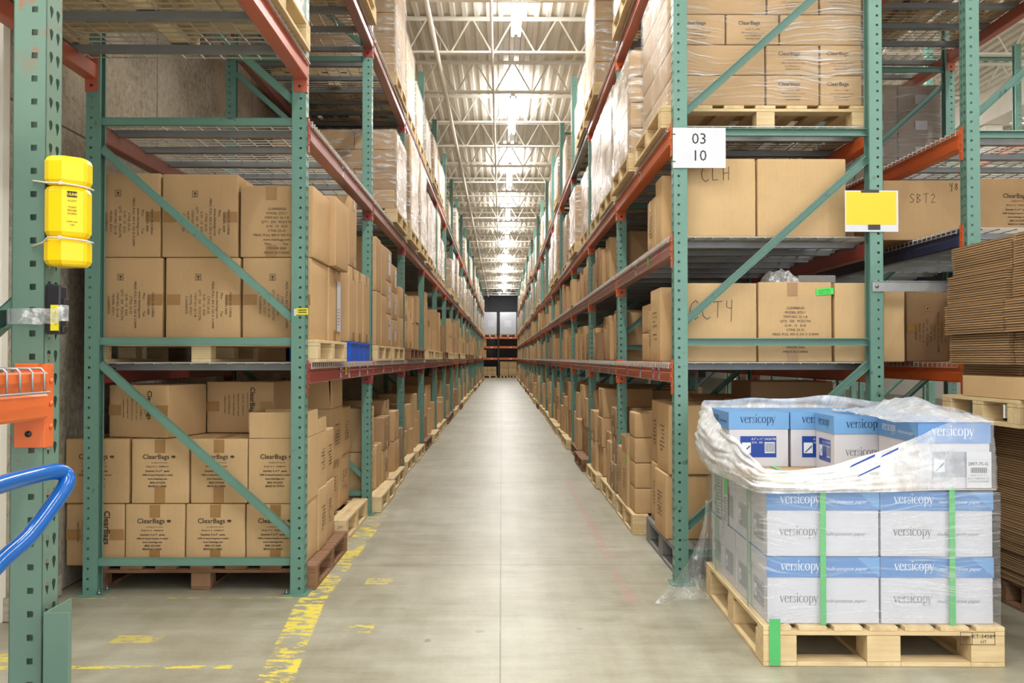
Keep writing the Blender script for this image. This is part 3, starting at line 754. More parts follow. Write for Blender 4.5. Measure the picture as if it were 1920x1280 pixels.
def print_on(mb, style, face, w, d, h, rnd):
    O, u, W = face_frame(face, w, d, h); up = Vector((0, 0, 1))
    if style == 'logo' or style == 'logo_up':
        k = min(1.05, W/.31)
        put_text(mb, 'ClearBags', .036*k, O+up*h*.69-u*.020, u, up, M['ink'], bold=.0003)
        c = O+up*(h*.69+.010)+u*.074*k                                # leaf mark beside the name
        for a0, s in ((20, 1), (200, .8)):
            P = [c+u*(math.cos(R(a0+t))*.013*k*s)+up*(math.sin(R(a0+t))*.008*k*s) for t in (0, 40, 90, 130, 170)]
            mb.face(P, M['ink'])
        put_text(mb, 'packaging with purpose', .0095*k, O+up*(h*.69-.022), u, up, M['ink'])
        for i, (t, s, z) in enumerate((('PO #: 7 2  4    PO0031/17', .011, .56), ('Quantity: 5 cs P*  packs', .0135, .49), ("100% of waxed & green in sacks!", .0125, .43), ('www.Clearbags.com', .0125, .37), ('(800) 233-2630', .0135, .31), ('MADE IN CHINA', .0135, .255))):
            put_text(mb, t, s*k, O+up*h*z-u*.012, u, up, M['ink_brown'] if i < 1 else M['ink'], bold=.0003)
    elif style == 'ship':
        k = min(1.1, W/.36)
        for i, t in enumerate(SHIP):
            put_text(mb, t, .0165*k, O+up*(h*.66-i*.0215*k), u, up, M['ink'])
    elif style == 'ship_side':                                        # carton turned on its end: lettering runs upward
        k = min(1.1, h/.40)
        uu, vv = up, -u
        for i, t in enumerate(SHIP):
            put_text(mb, t, .0165*k, O+up*h*.42+u*(-.09+i*.0215*k), -uu, u*-1 if False else u, M['ink'])
        b = O+up*h*.72-u*W*.10
        mb.face([b+u*x+up*z for x, z in ((0, 0), (.03, 0), (.03, .035), (0, .035))], M['card_edge'])
        mb.face([b+u*x+up*z-O.normalized()*0+face_n(face)*.0004 for x, z in ((.002, .002), (.028, .002), (.028, .033), (.002, .033))], M['card_in'])
        mb.face([b+u*x+up*z+face_n(face)*.0008 for x, z in ((.008, .024), (.022, .024), (.0165, .012), (.0135, .012))], M['ink'])
        mb.box(0, 0, 0, 0, 0, 0, M['ink'])
        mb.face([b+u*x+up*z+face_n(face)*.0008 for x, z in ((.014, .012), (.016, .012), (.016, .005), (.014, .005))], M['ink'])
        mb.face([b+u*x+up*z+face_n(face)*.0008 for x, z in ((.010, .006), (.020, .006), (.020, .004), (.010, .004))], M['ink'])
    elif style == 'logo_side':
        k = h/.33
        put_text(mb, 'ClearBags', .045*k, O+up*h*.62+u*W*.16, -up, u, M['ink'], bold=.0006)
        put_text(mb, 'packaging with purpose', .012*k, O+up*h*.62+u*(W*.16-.018), -up, u, M['ink_brown'])
        for i, t in enumerate(('PO #: 7 2   PO0031/17', 'Quantity: 5 cs P*  packs', '100% of waxed & green', 'www.Clearbags.com', 'MADE IN CHINA')):
            put_text(mb, t, .015*k, O+up*h*.55+u*(W*.04-i*.026), -up, u, M['ink'])
    elif style == 'ticks':
        n = 7
        for i in range(n):
            for j in range(3):
                if rnd.random() < .8:
                    x = (-.18+.13*j)*W+rnd.uniform(-.01, .01); z = h*(.3+.06*i)
                    mb.face([O+u*(x+a)+up*(z+b) for a, b in ((0, 0), (.035*W/.3, .004), (.035*W/.3, .010), (0, .006))], M['ink_brown'])
    elif style == 'label':
        n = face_n(face); b = O-n*.002+n*.0005
        mb.face([b+u*x*W+up*z*h for x, z in ((-.08, .2), (.3, .2), (.3, .86), (-.08, .86))], M['paper']); mb.face([b+n*.0006+u*x*W+up*z*h for x, z in ((-.03, .62), (.2, .62), (.2, .66), (-.03, .66))], M['ink_grey'])
    elif style == 'logo_flat':
        put_text(mb, 'ClearBags', .030, O+up*h*.66-u*.02, u, up, M['ink'], bold=.0003)
        for i, t in enumerate(('PO #: 7 2   ITEM', '100% of waxed & green sacks', 'www.Clearbags.com', 'MADE IN CHINA')): put_text(mb, t, .011, O+up*(h*.48-i*.017), u, up, M['ink'])
    elif style.startswith('pen:'):
        pen(mb, style[4:], O+up*h*PEN[style[4:]][1]+u*W*PEN[style[4:]][0], u, up, PEN[style[4:]][2])
        if style == 'pen:SBT2': pen(mb, '48', O+up*h*.84+u*W*.24, u, up, .04)
PEN = {'CCT4': (-.46, .56, .085), 'CLH': (-.30, .72, .075), 'SBT2': (-.21, .62, .055), '48': (.24, .8, .045), 'S.E. 43mmE': (-.4, .3, .02)}
GL = {'C': [[(.6, .95), (.45, 1.1), (.2, .9), (.08, .5), (.15, .1), (.4, -.1), (.6, .05)]], 'L': [[(.15, 1.1), (.1, .5), (.12, .0), (.5, .05)]], 'T': [[(.0, 1), (.6, 1.05)], [(.32, 1.0), (.28, .0)]],
      '4': [[(.1, 1.1), (.08, .7), (.3, .6), (.42, .65)], [(.42, 1.15), (.36, -.25)]], 'H': [[(.1, 1), (.12, 0)], [(.5, 1), (.48, 0)], [(.1, .5), (.5, .55)]], 'S': [[(.55, .9), (.3, 1), (.1, .75), (.5, .35), (.35, .05), (.05, .1)]],
      'B': [[(.1, 1), (.1, 0)], [(.1, 1), (.45, .85), (.12, .55), (.5, .3), (.1, 0)]], '2': [[(.08, .8), (.3, 1), (.5, .75), (.1, .05), (.6, .1)]], '8': [[(.45, .9), (.2, .95), (.15, .7), (.5, .3), (.3, 0), (.08, .25), (.45, .75), (.45, .9)]]}
def pen(mb, s, O, u, v, k):
    """felt-pen strokes"""
    x = 0
    for ch in s:
        for st in GL.get(ch, []):
            for (a, b), (c, d_) in zip(st[:-1], st[1:]):
                p, q = O+u*(x+a*k)+v*(b*k), O+u*(x+c*k)+v*(d_*k); t = (q-p).normalized(); n = (v*t.dot(u)-u*t.dot(v))*.0016
                mb.face([p-n, q-n, q+n, p+n], M['ink'])
        x += k*.78
def face_n(f): return {'-y': Vector((0, -1, 0)), '+x': Vector((1, 0, 0)), '-x': Vector((-1, 0, 0)), '+y': Vector((0, 1, 0))}[f]
def build_carton(s, single=True, mbx=None):
    w, d, h = s['x1']-s['x0'], s['y1']-s['y0'], s['z1']-s['z0']
    rnd = random.Random(s['seed']*7+3)
    tint = s['tint'] if s['tint'] is not None else rnd.random()
    mat = M[s['mat']]
    cx, cy = (s['x0']+s['x1'])/2, (s['y0']+s['y1'])/2
    if not single:
        mbx.tint = tint; mbx.box(s['x0'], s['x1'], s['y0'], s['y1'], s['z0'], s['z1'], mat); return
    dist = s['y0']
    mb = MB(); mb.tint = tint
    if s['style'].startswith('open'):
        t = .005
        mb.box(-w/2, w/2, -d/2, d/2, 0, t, mat)
        mb.bbox(-w/2, w/2, -d/2, -d/2+t, t, h, mat, .0015); mb.bbox(-w/2, w/2, d/2-t, d/2, t, h, mat, .0015)
        mb.bbox(-w/2, -w/2+t, -d/2+t, d/2-t, t, h, mat, .0015); mb.bbox(w/2-t, w/2, -d/2+t, d/2-t, t, h, mat, .0015)
        mb.box(-w/2+t, w/2-t, -d/2+t, d/2-t, h*.55, h*.8, M['card_in'])
        if ':' in s['style'] and 'logo' in s['style']: print_on(mb, 'logo', s['face'], w, d, h, rnd)
        if ':' in s['style'] and 'ticks' in s['style']: print_on(mb, 'ticks', s['face'], w, d, h, rnd)
        o = mb.build('cardboard_carton', None, (cx, cy, s['z0']), s['yaw'], label=s['label'], cat='carton', group=s['group'])
        ang = {'open': (66, 86, 100, 90), 'open1': (88, 92, 88, 91), 'open2': (60, 84, 65, 84), 'open3': (88, 91, 84, 91)}[s['style'].split(':')[0]]
        fl = min(w, d)*.5*.92
        for i, (ax, a) in enumerate(zip('yYxX', ang)):
            f = MB(); f.tint = tint; L_ = w if ax in 'yY' else d; e = .003
            f.bbox(-L_/2+.004, L_/2-.004, -.0025, .0025, e, fl, mat, .0015)
            fo = f.build('flap', o)
            fo.location = {'y': (0, -d/2+.003, h), 'Y': (0, d/2-.003, h), 'x': (-w/2+.003, 0, h), 'X': (w/2-.003, 0, h)}[ax]
            tilt = R(90-a)
            if ax == 'y': fo.rotation_euler = (tilt, 0, 0)
            if ax == 'Y': fo.rotation_euler = (-tilt, 0, 0)
            if ax == 'x': fo.rotation_euler = (0, 0, R(90)); fo.rotation_euler = Matrix.Rotation(-tilt, 3, 'Y').to_euler() if False else (Matrix.Rotation(-tilt, 3, 'Y') @ Matrix.Rotation(R(90), 3, 'Z')).to_euler()
            if ax == 'X': fo.rotation_euler = (Matrix.Rotation(tilt, 3, 'Y') @ Matrix.Rotation(R(90), 3, 'Z')).to_euler()
        return o
    near = dist < 8.5 or s['near']
    rounded_box(mb, w, d, h, .007 if near else .006, 5 if near else 2, .0028 if near else .001, .0022 if near else .0015, rnd, mat, s['seed'])
    if near or dist < 14: print_on(mb, s['style'], s['face'], w, d, h, rnd)
    o = mb.build('cardboard_carton', None, (cx, cy, s['z0']), s['yaw'], label=s['label'], cat='carton', group=s['group'])
    if s['tape'] and dist < 12:
        O, u, W = face_frame(s['face'], w, d, h); n = face_n(s['face'])
        off = rnd.uniform(-.03, .03) if s['style'] != 'logo' else 0
        tw = .027; UPZ = Vector((0, 0, 1))
        def piece(a, b, z0, z1):
            t = MB(); k = [O-n*.0028+u*a+UPZ*z0, O-n*.0028+u*b+UPZ*z0, O-n*.0028+u*(b+rnd.uniform(-.003, .003))+UPZ*z1, O-n*.0028+u*a+UPZ*z1]
            t.raw(k+[p+n*.0022 for p in k], [(0,1,2,3),(7,6,5,4),(0,4,5,1),(1,5,6,2),(2,6,7,3),(3,7,4,0)], M['tape']); t.build('packing_tape', o)
        if s['style'] in ('ship_side', 'logo_side'):
            piece(-W/2+.002, -W/2+.075, h*.42, h*.42+.055); piece(W/2-.075, W/2-.002, h*.42, h*.42+.055)
        else:
            q0, q1 = (h*.26, h*.78) if s['style'] == 'logo' else (.065, h-.075)
            piece(off-tw, off+tw, .004, q0); piece(off-tw, off+tw, q1, h-.004)
        if near:
            t = MB()
            if s['face'] in ('-y', '+y'): t.box(off-tw, off+tw, -d/2+.006, d/2-.006, h-.0006, h+.0006, M['tape'])
            else: t.box(-w/2+.006, w/2-.006, -tw, tw, h-.0006, h+.0006, M['tape'])
            t.build('packing_tape', o)
    return o
def project(x, y, z):
    return 940+1830*x/y, 671+1830*(1.2-z)/y
def flush_cartons():
    import operator
    sc = []
    for i, s in enumerate(SPECS):
        cx, cz = (s['x0']+s['x1'])/2, (s['z0']+s['z1'])/2
        px, py = project(cx, s['y0'], cz)
        vis = -60 < px < 1980 and -60 < py < 1340
        a = (max(s['x1']-s['x0'], (s['y1']-s['y0'])*.35))*(s['z1']-s['z0'])/s['y0']**2
        if s.get('rear'): a *= .25
        sc.append((2 if s['must'] else 1 if vis else 0, a, i))
    sc.sort(reverse=True)
    top = set(i for v, a, i in sc[:300] if v > 0)
    far = MB(); n = 0
    for i, s in enumerate(SPECS):
        if i in top: build_carton(s)
        else: build_carton(s, False, far); n += 1
    if n: far.build('cardboard_cartons', None, label='remaining brown cartons stacked on the racks far down the aisle', cat='cartons', kind='stuff')
    print('cartons: %d single, %d merged' % (len(top), n))

# wrapped loads ------------------------------------------------------------
def wrap(x0, x1, y0, y1, z0, z1, label, mat='film_load', seed=0, name='stretch_wrap', group=None, amp=.012, rz=0, fold=True):
    """crinkled film drawn round a load: sides and a folded-over top edge"""
    mb = MB(); w, d, h = x1-x0, y1-y0, z1-z0; e = .012
    cx, cy = (x0+x1)/2, (y0+y1)/2
    near = y0 < 13
    nx, ny, nz = (10, 10, 14) if near else (4, 4, 6)
    loop = []
    for i in range(nx): loop.append((-w/2-e+(w+2*e)*i/nx, -d/2-e))
    for i in range(ny): loop.append((w/2+e, -d/2-e+(d+2*e)*i/ny))
    for i in range(nx): loop.append((w/2+e-(w+2*e)*i/nx, d/2+e))
    for i in range(ny): loop.append((-w/2-e, d/2+e-(d+2*e)*i/ny))
    n = len(loop); vs = []
    for k in range(nz+1):
        z = h*k/nz
        for (a, b) in loop:
            q = abs(noise.noise(Vector((a*5+seed, b*5, z*9))))*amp+abs(noise.noise(Vector((a*14, b*14+seed, z*26))))*amp*.6-.004
            l = math.hypot(a, b) or 1
            f = 1+max(-.004, q)/max(.3, l)
            vs.append((a*f, b*f, z))
    for (a, b) in (loop if fold else ()):
        vs.append((a*.80, b*.80, h+.010+noise.noise(Vector((a*6, b*6, seed)))*.008))
    fs = [(k*n+i, k*n+(i+1) % n, (k+1)*n+(i+1) % n, (k+1)*n+i) for k in range(nz+(1 if fold else 0)) for i in range(n)]
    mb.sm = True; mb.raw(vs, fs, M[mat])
    return mb.build(name, None, (cx, cy, z0), rz, label=label, cat='film wrap', group=group)

# generic filling of rack bays ----------------------------------------------
def uX(row, u0, u1):
    """distance into the rack -> sorted x interval"""
    if row == 'L': return LF-u1, LF-u0
    if row == 'R': return RF+u0, RF+u1
    return R2F+u0, R2F+u1
RN = {'L': 'left rack', 'R': 'right rack', 'S': 'second right rack'}
def where(row, bay): return "%s bay of the %s" % (ORD[bay-1], RN[row])
SH = {'L': ['floor level', 'first shelf', 'second shelf', 'top shelf'], 'R': ['floor level', 'first shelf', 'second shelf', 'third shelf', 'top shelf'], 'S': ['floor level', 'first shelf', 'second shelf', 'third shelf', 'top shelf']}
def lab(adj, row, bay, lv, spot):
    return "%s carton, %s bay, %s %s, %s" % (adj, ORD[bay-1], RN[row], SH[row][lv], spot)
def row_word(r, n): return 'lone' if n == 1 else 'bottom' if r == 0 else 'top' if r == n-1 else ('middle' if n == 3 else ORD[r]+'-up')
def stacks(row, bay, lv, Y0, Y1, z, hmax, rnd, pal=True, rear=True, style='plain', fill=1., hr=(.2, .42), dr=(.22, .46), group=None, u0b=0.0):
    near = Y0 < 14
    zz = z+.002
    if pal:
        y = Y0+.118; i = 0
        while y+1.02 < Y1:
            x0, x1 = uX(row, -.055+rnd.uniform(-.02, .03), 1.09)
            pallet((x0+x1)/2, y+.508, zz, x1-x0, 1.016, .122, 'new' if rnd.random() < .7 else 'old',
                   '%s wooden pallet, %s, %s' % (('nearer', 'farther')[i], where(row, bay), SH[row][lv]), 'pallets on the racks', near=Y0 < 8)
            y += 1.13+rnd.uniform(0, .03); i += 1
        zz += .1225
        hmax -= .13
    y = Y0+.11; c = 0
    while y < Y1-.2:
        d = rnd.uniform(*dr); d = min(d, Y1-.03-y)
        if rnd.random() > fill: y += d; c += 1; continue
        w = rnd.uniform(.36, .55); u0 = u0b+rnd.uniform(-.03, .06)
        H = hmax*rnd.uniform(.62, 1.); h0 = rnd.uniform(*hr); n = max(1, int(H/h0)); 
        tint = rnd.random()
        for r in range(n):
            if zz+(r+1)*h0 > z+hmax+.13: break
            j = rnd.uniform(-.012, .012)
            x0, x1 = uX(row, u0+j, u0+j+w)
            st = style if rnd.random() < .6 else 'ticks' if rnd.random() < .5 else 'plain'
            carton(x0, x1, y, y+d-.006, zz+r*h0, zz+(r+1)*h0-.003, lab('brown', row, bay, lv, '%s stack back, %s' % (ORD[c], row_word(r, n))), 'cartons on the racks', style=st,
                   face='+x' if row == 'L' else '-x', tint=tint*.7+rnd.random()*.3, mat='card' if rnd.random() < .8 else 'card_dark')
        if rear:
            n2 = max(1, n+rnd.choice((-1, 0, 0)))
            for r in range(n2):
                if zz+(r+1)*h0 > z+hmax+.1: break
                x0, x1 = uX(row, u0+w+.03, 1.05)
                carton(x0, x1, y, y+d-.006, zz+r*h0, zz+(r+1)*h0-.003, lab('brown', row, bay, lv, '%s stack of rear row, %s' % (ORD[c], row_word(r, n2))), 'cartons on the racks', tape=False)
                SPECS[-1]['rear'] = True
        y += d+rnd.uniform(0, .02); c += 1
def wrapped(row, bay, lv, slot, Y, z, H, rnd, rows=4, over=.04, mat='film_load', cmat='card', style='plain', pk='new', nu=2, adj='brown', ny=3, dy=1.0):
    """pallet + carton block + film"""
    near = Y < 14; sl_ = ('nearer', 'farther')[slot]
    x0, x1 = uX(row, -over-.02, 1.10); ph = .122
    pallet((x0+x1)/2, Y+dy/2, z+.003, x1-x0, dy+.016, ph, pk, '%s wooden pallet, %s, %s' % (sl_, where(row, bay), SH[row][lv]), 'pallets on the racks', near=Y < 8.3)
    zz = z+.003+ph+.001; h = H/rows; W = 1.10+over-.02
    for r in range(rows):
        cols = nu + (r % 2 if nu > 1 and Y < 9 else 0)
        for i in range(cols):
            a0 = -over+W*i/cols; a1 = -over+W*(i+1)/cols-.006
            xa, xb = uX(row, a0, a1)
            nn = ny if i == 0 else 1
            for q in range(nn):
                spot = 'wrapped in %s load, ' % sl_ + ('aisle side %s back, row %s' % (ORD[q], ORD[r]) if i == 0 else 'front %s in, row %s' % (ORD[i], ORD[r]))
                carton(xa, xb, Y+dy*q/ny, Y+dy*(q+1)/ny-.010, zz+r*h, zz+(r+1)*h-.004,
                       ('%s carton, %s bay %s %s, %s load, %s' % (adj, ORD[bay-1], RN[row], SH[row][lv], sl_, ('edge %s row %s' % (ORD[q], ORD[r]) if i == 0 else 'inward %s row %s' % (ORD[i], ORD[r])))),
                       'film-wrapped cartons', style=style, mat=cmat, tape=False)
    xa, xb = uX(row, -over, 1.08)
    wrap(min(xa, xb), max(xa, xb), Y, Y+dy, zz+.002, zz+H, 'clear film round the %s load, %s, %s' % (sl_, where(row, bay), SH[row][lv]), mat, seed=rnd.random()*50, group='film round the pallet loads')
# ------------------------------------------------------------------ racks
rnd = random.Random(11)
LL = [1.17, 2.42, 3.68]
RL = [1.17, 1.85, 2.45, 3.64]
colL = {1: ['red', 'maroon', 'maroon'], 2: ['red', 'maroon', 'maroon'], 3: ['red', 'maroon', 'red']}
colR = {1: ['brick', 'maroon', 'orange', 'brick'], 2: ['maroon', 'maroon', 'brick', 'brick'], 3: ['maroon', 'maroon', 'brick', 'blackp']}
LEVN = {'L': ['first', 'second', 'top'], 'R': ['first', 'second', 'third', 'top']}
STK = {('L', 1, 0): [(.95, 'bar'), (1.15, 'yellow'), (1.28, 'tag'), (1.75, 'tag'), (2.15, 'bar')], ('L', 2, 0): [(.6, 'bar'), (.7, 'pink'), (1.3, 'tag'), (1.9, 'bar')],
       ('L', 3, 0): [(.6, 'pink'), (1.4, 'tag')], ('L', 4, 0): [(.8, 'pink')], ('L', 1, 1): [(1.0, 'bar'), (1.6, 'pink')], ('L', 2, 1): [(.9, 'bar')],
       ('R', 1, 0): [(.35, 'bar'), (.48, 'pink'), (.56, 'bar'), (1.1, 'tag'), (1.75, 'bar')], ('R', 1, 1): [(.35, 'pink'), (.75, 'lime'), (1.3, 'bar')], ('R', 1, 2): [(1.1, 'bar')],
       ('R', 2, 0): [(.5, 'bar'), (1.2, 'tag'), (1.9, 'bar')], ('R', 3, 0): [(1.0, 'pink')]}
def rack_row(row, face, side, Y0, levels, cols, nb, dec=True, kinds='square'):
    for i in range(nb+1):
        Y = Y0+i*BAY
        frame(side, face, Y, kinds, 'green punched steel upright frame, %s from the front of the %s' % (ORD[i], RN[row]), '%s upright frames' % RN[row], near=i < 5)
    for b in range(1, nb+1):
        Y = Y0+(b-1)*BAY+PW; ln = BAY-PW
        cl = cols.get(b)
        if not cl:
            base = ['maroon', 'red', 'brick', 'orange', 'blackp', 'navy']
            cl = [rnd.choice(base[:3] if b < 6 else base) for _ in levels]
        for k, z in enumerate(levels):
            nm = {'red': 'dull red', 'maroon': 'faded maroon', 'brick': 'brick orange', 'orange': 'bright orange', 'blackp': 'black', 'navy': 'navy blue', 'orange_old': 'worn orange'}[cl[k]]
            beam(side, face, Y, ln, z, cl[k], '%s aisle-side beam of the %s shelf, %s' % (nm, LEVN.get(row, LEVN['R'])[k], where(row, b)), 'beams of the %s' % RN[row], stickers=STK.get((row, b, k), ()), ccol={'maroon': 'orange' if row != 'L' or b > 4 else 'red', 'brick': 'orange', 'blackp': 'red', 'navy': 'orange'}.get(cl[k]))
            if b <= 5:
                bx = face + (DEP if side > 0 else -DEP)
                beam(side, bx, Y, ln, z, cl[k] if not (row == 'R' and k == 1) else 'red', '%s rear beam of the %s shelf, %s' % (nm if not (row == 'R' and k == 1) else 'dull red', LEVN.get(row, LEVN['R'])[k], where(row, b)), 'beams of the %s' % RN[row], back=True)
            if b <= 7:
                for h in (0, 1):
                    deck(side, face, Y+.012+h*(ln/2), ln/2-.02, z, '%s wire deck of the %s shelf, %s' % (('nearer', 'farther')[h], LEVN.get(row, LEVN['R'])[k], where(row, b)), 'wire decks of the %s' % RN[row], near=b <= 4)
            else:
                deck(side, face, Y+.012, ln-.02, z, 'wire deck of the %s shelf, %s' % (LEVN.get(row, LEVN['R'])[k], where(row, b)), 'wire decks of the %s' % RN[row], near=False)
rack_row('L', LF, -1, LY0, LL, colL, NB, kinds='round')
rack_row('R', RF, 1, RY0, RL, colR, NB)
RLS = [1.17, 1.905, 2.44, 3.66]
rack_row('S', R2F, 1, RY0+.04, RLS, {1: ['orange', 'navy', 'orange', 'brick'], 2: ['orange', 'navy', 'orange', 'brick'], 3: ['orange', 'orange', 'orange', 'orange'], 4: ['orange', 'orange', 'orange', 'orange']}, 4)
# a rack beyond the next aisle, seen high on the right
RN['T'] = 'far right rack'; LEVN['T'] = LEVN['R']; SH['T'] = SH['R']
rack_row('T', 6.1-DEP, 1, 6.3, [1.9, 3.3], {b: ['orange', 'orange'] for b in range(1, 5)}, 4)
# near left: a frame beside the camera and the bay bridging the cross aisle
NY = 2.14
r = empty('upright_frame', (LF, NY, 0), 0, 'big worn green punched upright frame close by at the left edge', 'rack frame')
link('post', POST['worn'], r, (0, 0, .009)); link('post', POST['worn'], r, (-DEP, PW, .009), math.pi); link('foot_plate', FOOT, r); link('foot_plate', FOOT, r, (-DEP, PW, 0), math.pi)
for m in HBR: link('horizontal_brace', m, r, (0, .02, 0))
dm = brace_mesh('diagonal_brace', (XI, 1.32), (XO, .42)); link('diagonal_brace', dm, r, (0, .02, 0))
dm = brace_mesh('diagonal_brace', (XI, 3.2), (XO, 2.5)); link('diagonal_brace', dm, r, (0, .02, 0))
Y = NY+PW; ln = LY0-Y
beam(-1, LF, Y, ln, 2.72, 'brick', 'brick orange aisle-side beam bridging overhead from the near upright at left', 'bridging beams')
beam(-1, LF-DEP, Y, ln, 2.72, 'brick', 'brick orange wall-side beam bridging overhead from the near upright at left', 'bridging beams', back=True)
deck(-1, LF, Y+.02, ln/2-.03, 2.72, 'nearer overhead wire deck of the bridging bay at left', 'overhead wire decks')
deck(-1, LF, Y+.02+ln/2, ln/2-.03, 2.72, 'farther overhead wire deck of the bridging bay at left', 'overhead wire decks')
for i, yy in enumerate((Y+.75, Y+2.05)):
    pallet(-1.555, yy, 2.729, 1.20, 1.20, .125, 'new', '%s wooden pallet lying on the overhead bridging deck' % ('nearer', 'farther')[i], 'overhead pallets')
    b = MB(); b.bbox(-.58, .58, -.58, .58, 0, .012, M['wood'], .002); b.build('plywood_sheet', None, (-1.555, yy, 2.8545), label='pale plywood sheet on the %s overhead pallet' % ('nearer', 'farther')[i], cat='sheet')
    for q in range(6):
        b = MB(); b.bbox(-.57, .57, -.56, .56, 0, .028, M['wood'], .002); b.build('plywood_board', None, (-1.555+rnd.uniform(-.006, .006), yy, 2.8675+q*.029), label='pale board in the stack on the %s overhead pallet, %s up' % (('nearer', 'farther')[i], ORD[q]), cat='board', group='boards on the overhead pallets')
    wrap(-2.128, -.982, yy-.565, yy+.565, 2.868, 3.07, 'clear film round the %s overhead load' % ('nearer', 'farther')[i], seed=i*9, group='film round the pallet loads')
beam(-1, LF, NY-2.44, 2.44, 1.17, 'orange_old', 'chipped orange beam running out of the lower left of the frame', None) if False else None
ob = beam(-1, LF, NY-1.4, 1.4, 1.17, 'orange_old', 'chipped bright orange beam hooked on the near upright at the left edge', None)
mb = MB(); mb.sm = True
for i in range(26):
    y = .02+i*.053
    pts = [(-.9, y, .006), (-.02, y, .006), (.010, y, .006), (.0170, y, -.002), (.0170, y, -.045)]
    mb.tube(pts, .0028, M['galv'], 8)
mb.tube([(.0215, .0, -.045), (.0215, 1.36, -.045)], .0028, M['galv'], 8); mb.tube([(-.08, .0, 0), (-.08, 1.36, 0)], .0028, M['galv'], 8)
mb.build('wire_deck', None, (LF, NY-1.38, 1.1715), label='galvanised wire deck with curled edges on the near orange beam', cat='wire deck')
pallet(-1.62, NY-.62, 1.181, 1.12, .94, .1, 'new', 'new wooden pallet on the near orange beam at the left edge')
mb = MB()
for i in range(60): mb.box(-.45+rnd.uniform(-.006, .006), .45+rnd.uniform(-.006, .006), -.40, .40+rnd.uniform(-.004, .004), i*.0075, i*.0075+.0062, M['stack_grey'])
mb.build('flattened_carton_stack', None, (-1.50, NY-.60, 1.2825), label='grey stack of flattened board on the near left pallet', cat='board stack')
# column guard
mb = MB(); x0, x1, y0 = LF+.006, LF+.075, NY-.03
x0 = -.981; x1 = -.925
mb.bbox(x0, x1, y0, y0+.006, .0115, .655, M['green_old'], .002); mb.bbox(x0, x0+.005, y0+.0062, y0+.13, .0115, .655, M['green_old'], .0015)
mb.build('post_guard', label='low green steel guard around the foot of the near upright', cat='post guard')

# ------------------------------------------------------------------ left rack, first bay
F1 = 5.065
pallet(-1.555, 5.60, .001, 1.19, 1.03, .122, 'old', 'dark old pallet under the logo cartons, front left floor')
def P(px, d): return (px-940)*d/1830
def Zp(py, d): return 1.2-(py-671)*d/1830
d = 5.10
def LB(px0, px1, z0, z1, dd, label, **kw):
    carton(P(px0, d)+.002, P(px1, d)-.002, d, d+dd, z0, z1, label, 'cartons printed with a bag maker name' if 'logo' in kw.get('style', '') else None, must=True, near=True, **kw)
zb = .1245
for j, (a, b) in enumerate(((130, 239), (239.5, 351), (352, 463), (464, 574))):
    LB(max(a, 126), b, zb, zb+.318, .34, 'logo carton in bottom row of front left pallet, %s from the wall' % ORD[j], style='logo' if j else 'logo_side', tint=(.3, .7, .8, .75)[j])
for j, (a, b) in enumerate(((128, 247), (250, 358), (360, 467), (468, 576))):
    if j < 3: LB(a, b, zb+.321, zb+.321+.335, .34, 'logo carton in second row of front left pallet, %s from the wall' % ORD[j], style='logo', tint=(.3, .75, .7)[j])
LB(468, 576, zb+.321, zb+.321+.335, .34, 'open logo carton with raised flaps behind the left post', style='open1:logo', tint=.8)
z3 = zb+.321+.338
carton(-2.03, -1.68, 5.13, 5.50, z3, z3+.275, 'skewed brown logo carton on the third row, nearest the wall', 'cartons printed with a bag maker name', yaw=R(-14), style='logo_side', must=True, near=True, tint=.25)
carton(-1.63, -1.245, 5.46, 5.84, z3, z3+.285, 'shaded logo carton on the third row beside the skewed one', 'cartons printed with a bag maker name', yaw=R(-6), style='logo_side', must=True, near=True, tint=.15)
for j, (a, b) in enumerate(((-2.14, -1.80), (-1.79, -1.45))):
    for r_ in range(2):
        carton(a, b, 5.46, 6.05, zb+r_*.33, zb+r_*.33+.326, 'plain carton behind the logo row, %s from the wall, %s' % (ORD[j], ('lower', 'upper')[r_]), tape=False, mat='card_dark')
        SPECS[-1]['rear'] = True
# tall printed cartons at the aisle edge of the same pallet
carton(-1.44, -1.015, 5.46, 5.72, zb, zb+.345, 'printed carton at aisle edge behind the left post, lower nearer', style='ticks', face='+x', must=True, tint=.75, tape=False)
carton(-1.44, -1.025, 5.73, 6.02, zb, zb+.345, 'printed carton at aisle edge behind the left post, lower farther', style='ticks', face='+x', must=True, tint=.6, tape=False)
carton(-1.195, -1.020, 5.46, 5.72, zb+.348, zb+.655, 'open printed carton at aisle edge behind the left post, upper nearer', style='open3:ticks', face='+x', must=True, tint=.8)
carton(-1.195, -1.030, 5.73, 6.02, zb+.348, zb+.652, 'printed carton at aisle edge behind the left post, upper farther', style='ticks', face='+x', must=True, tint=.55, tape=False)
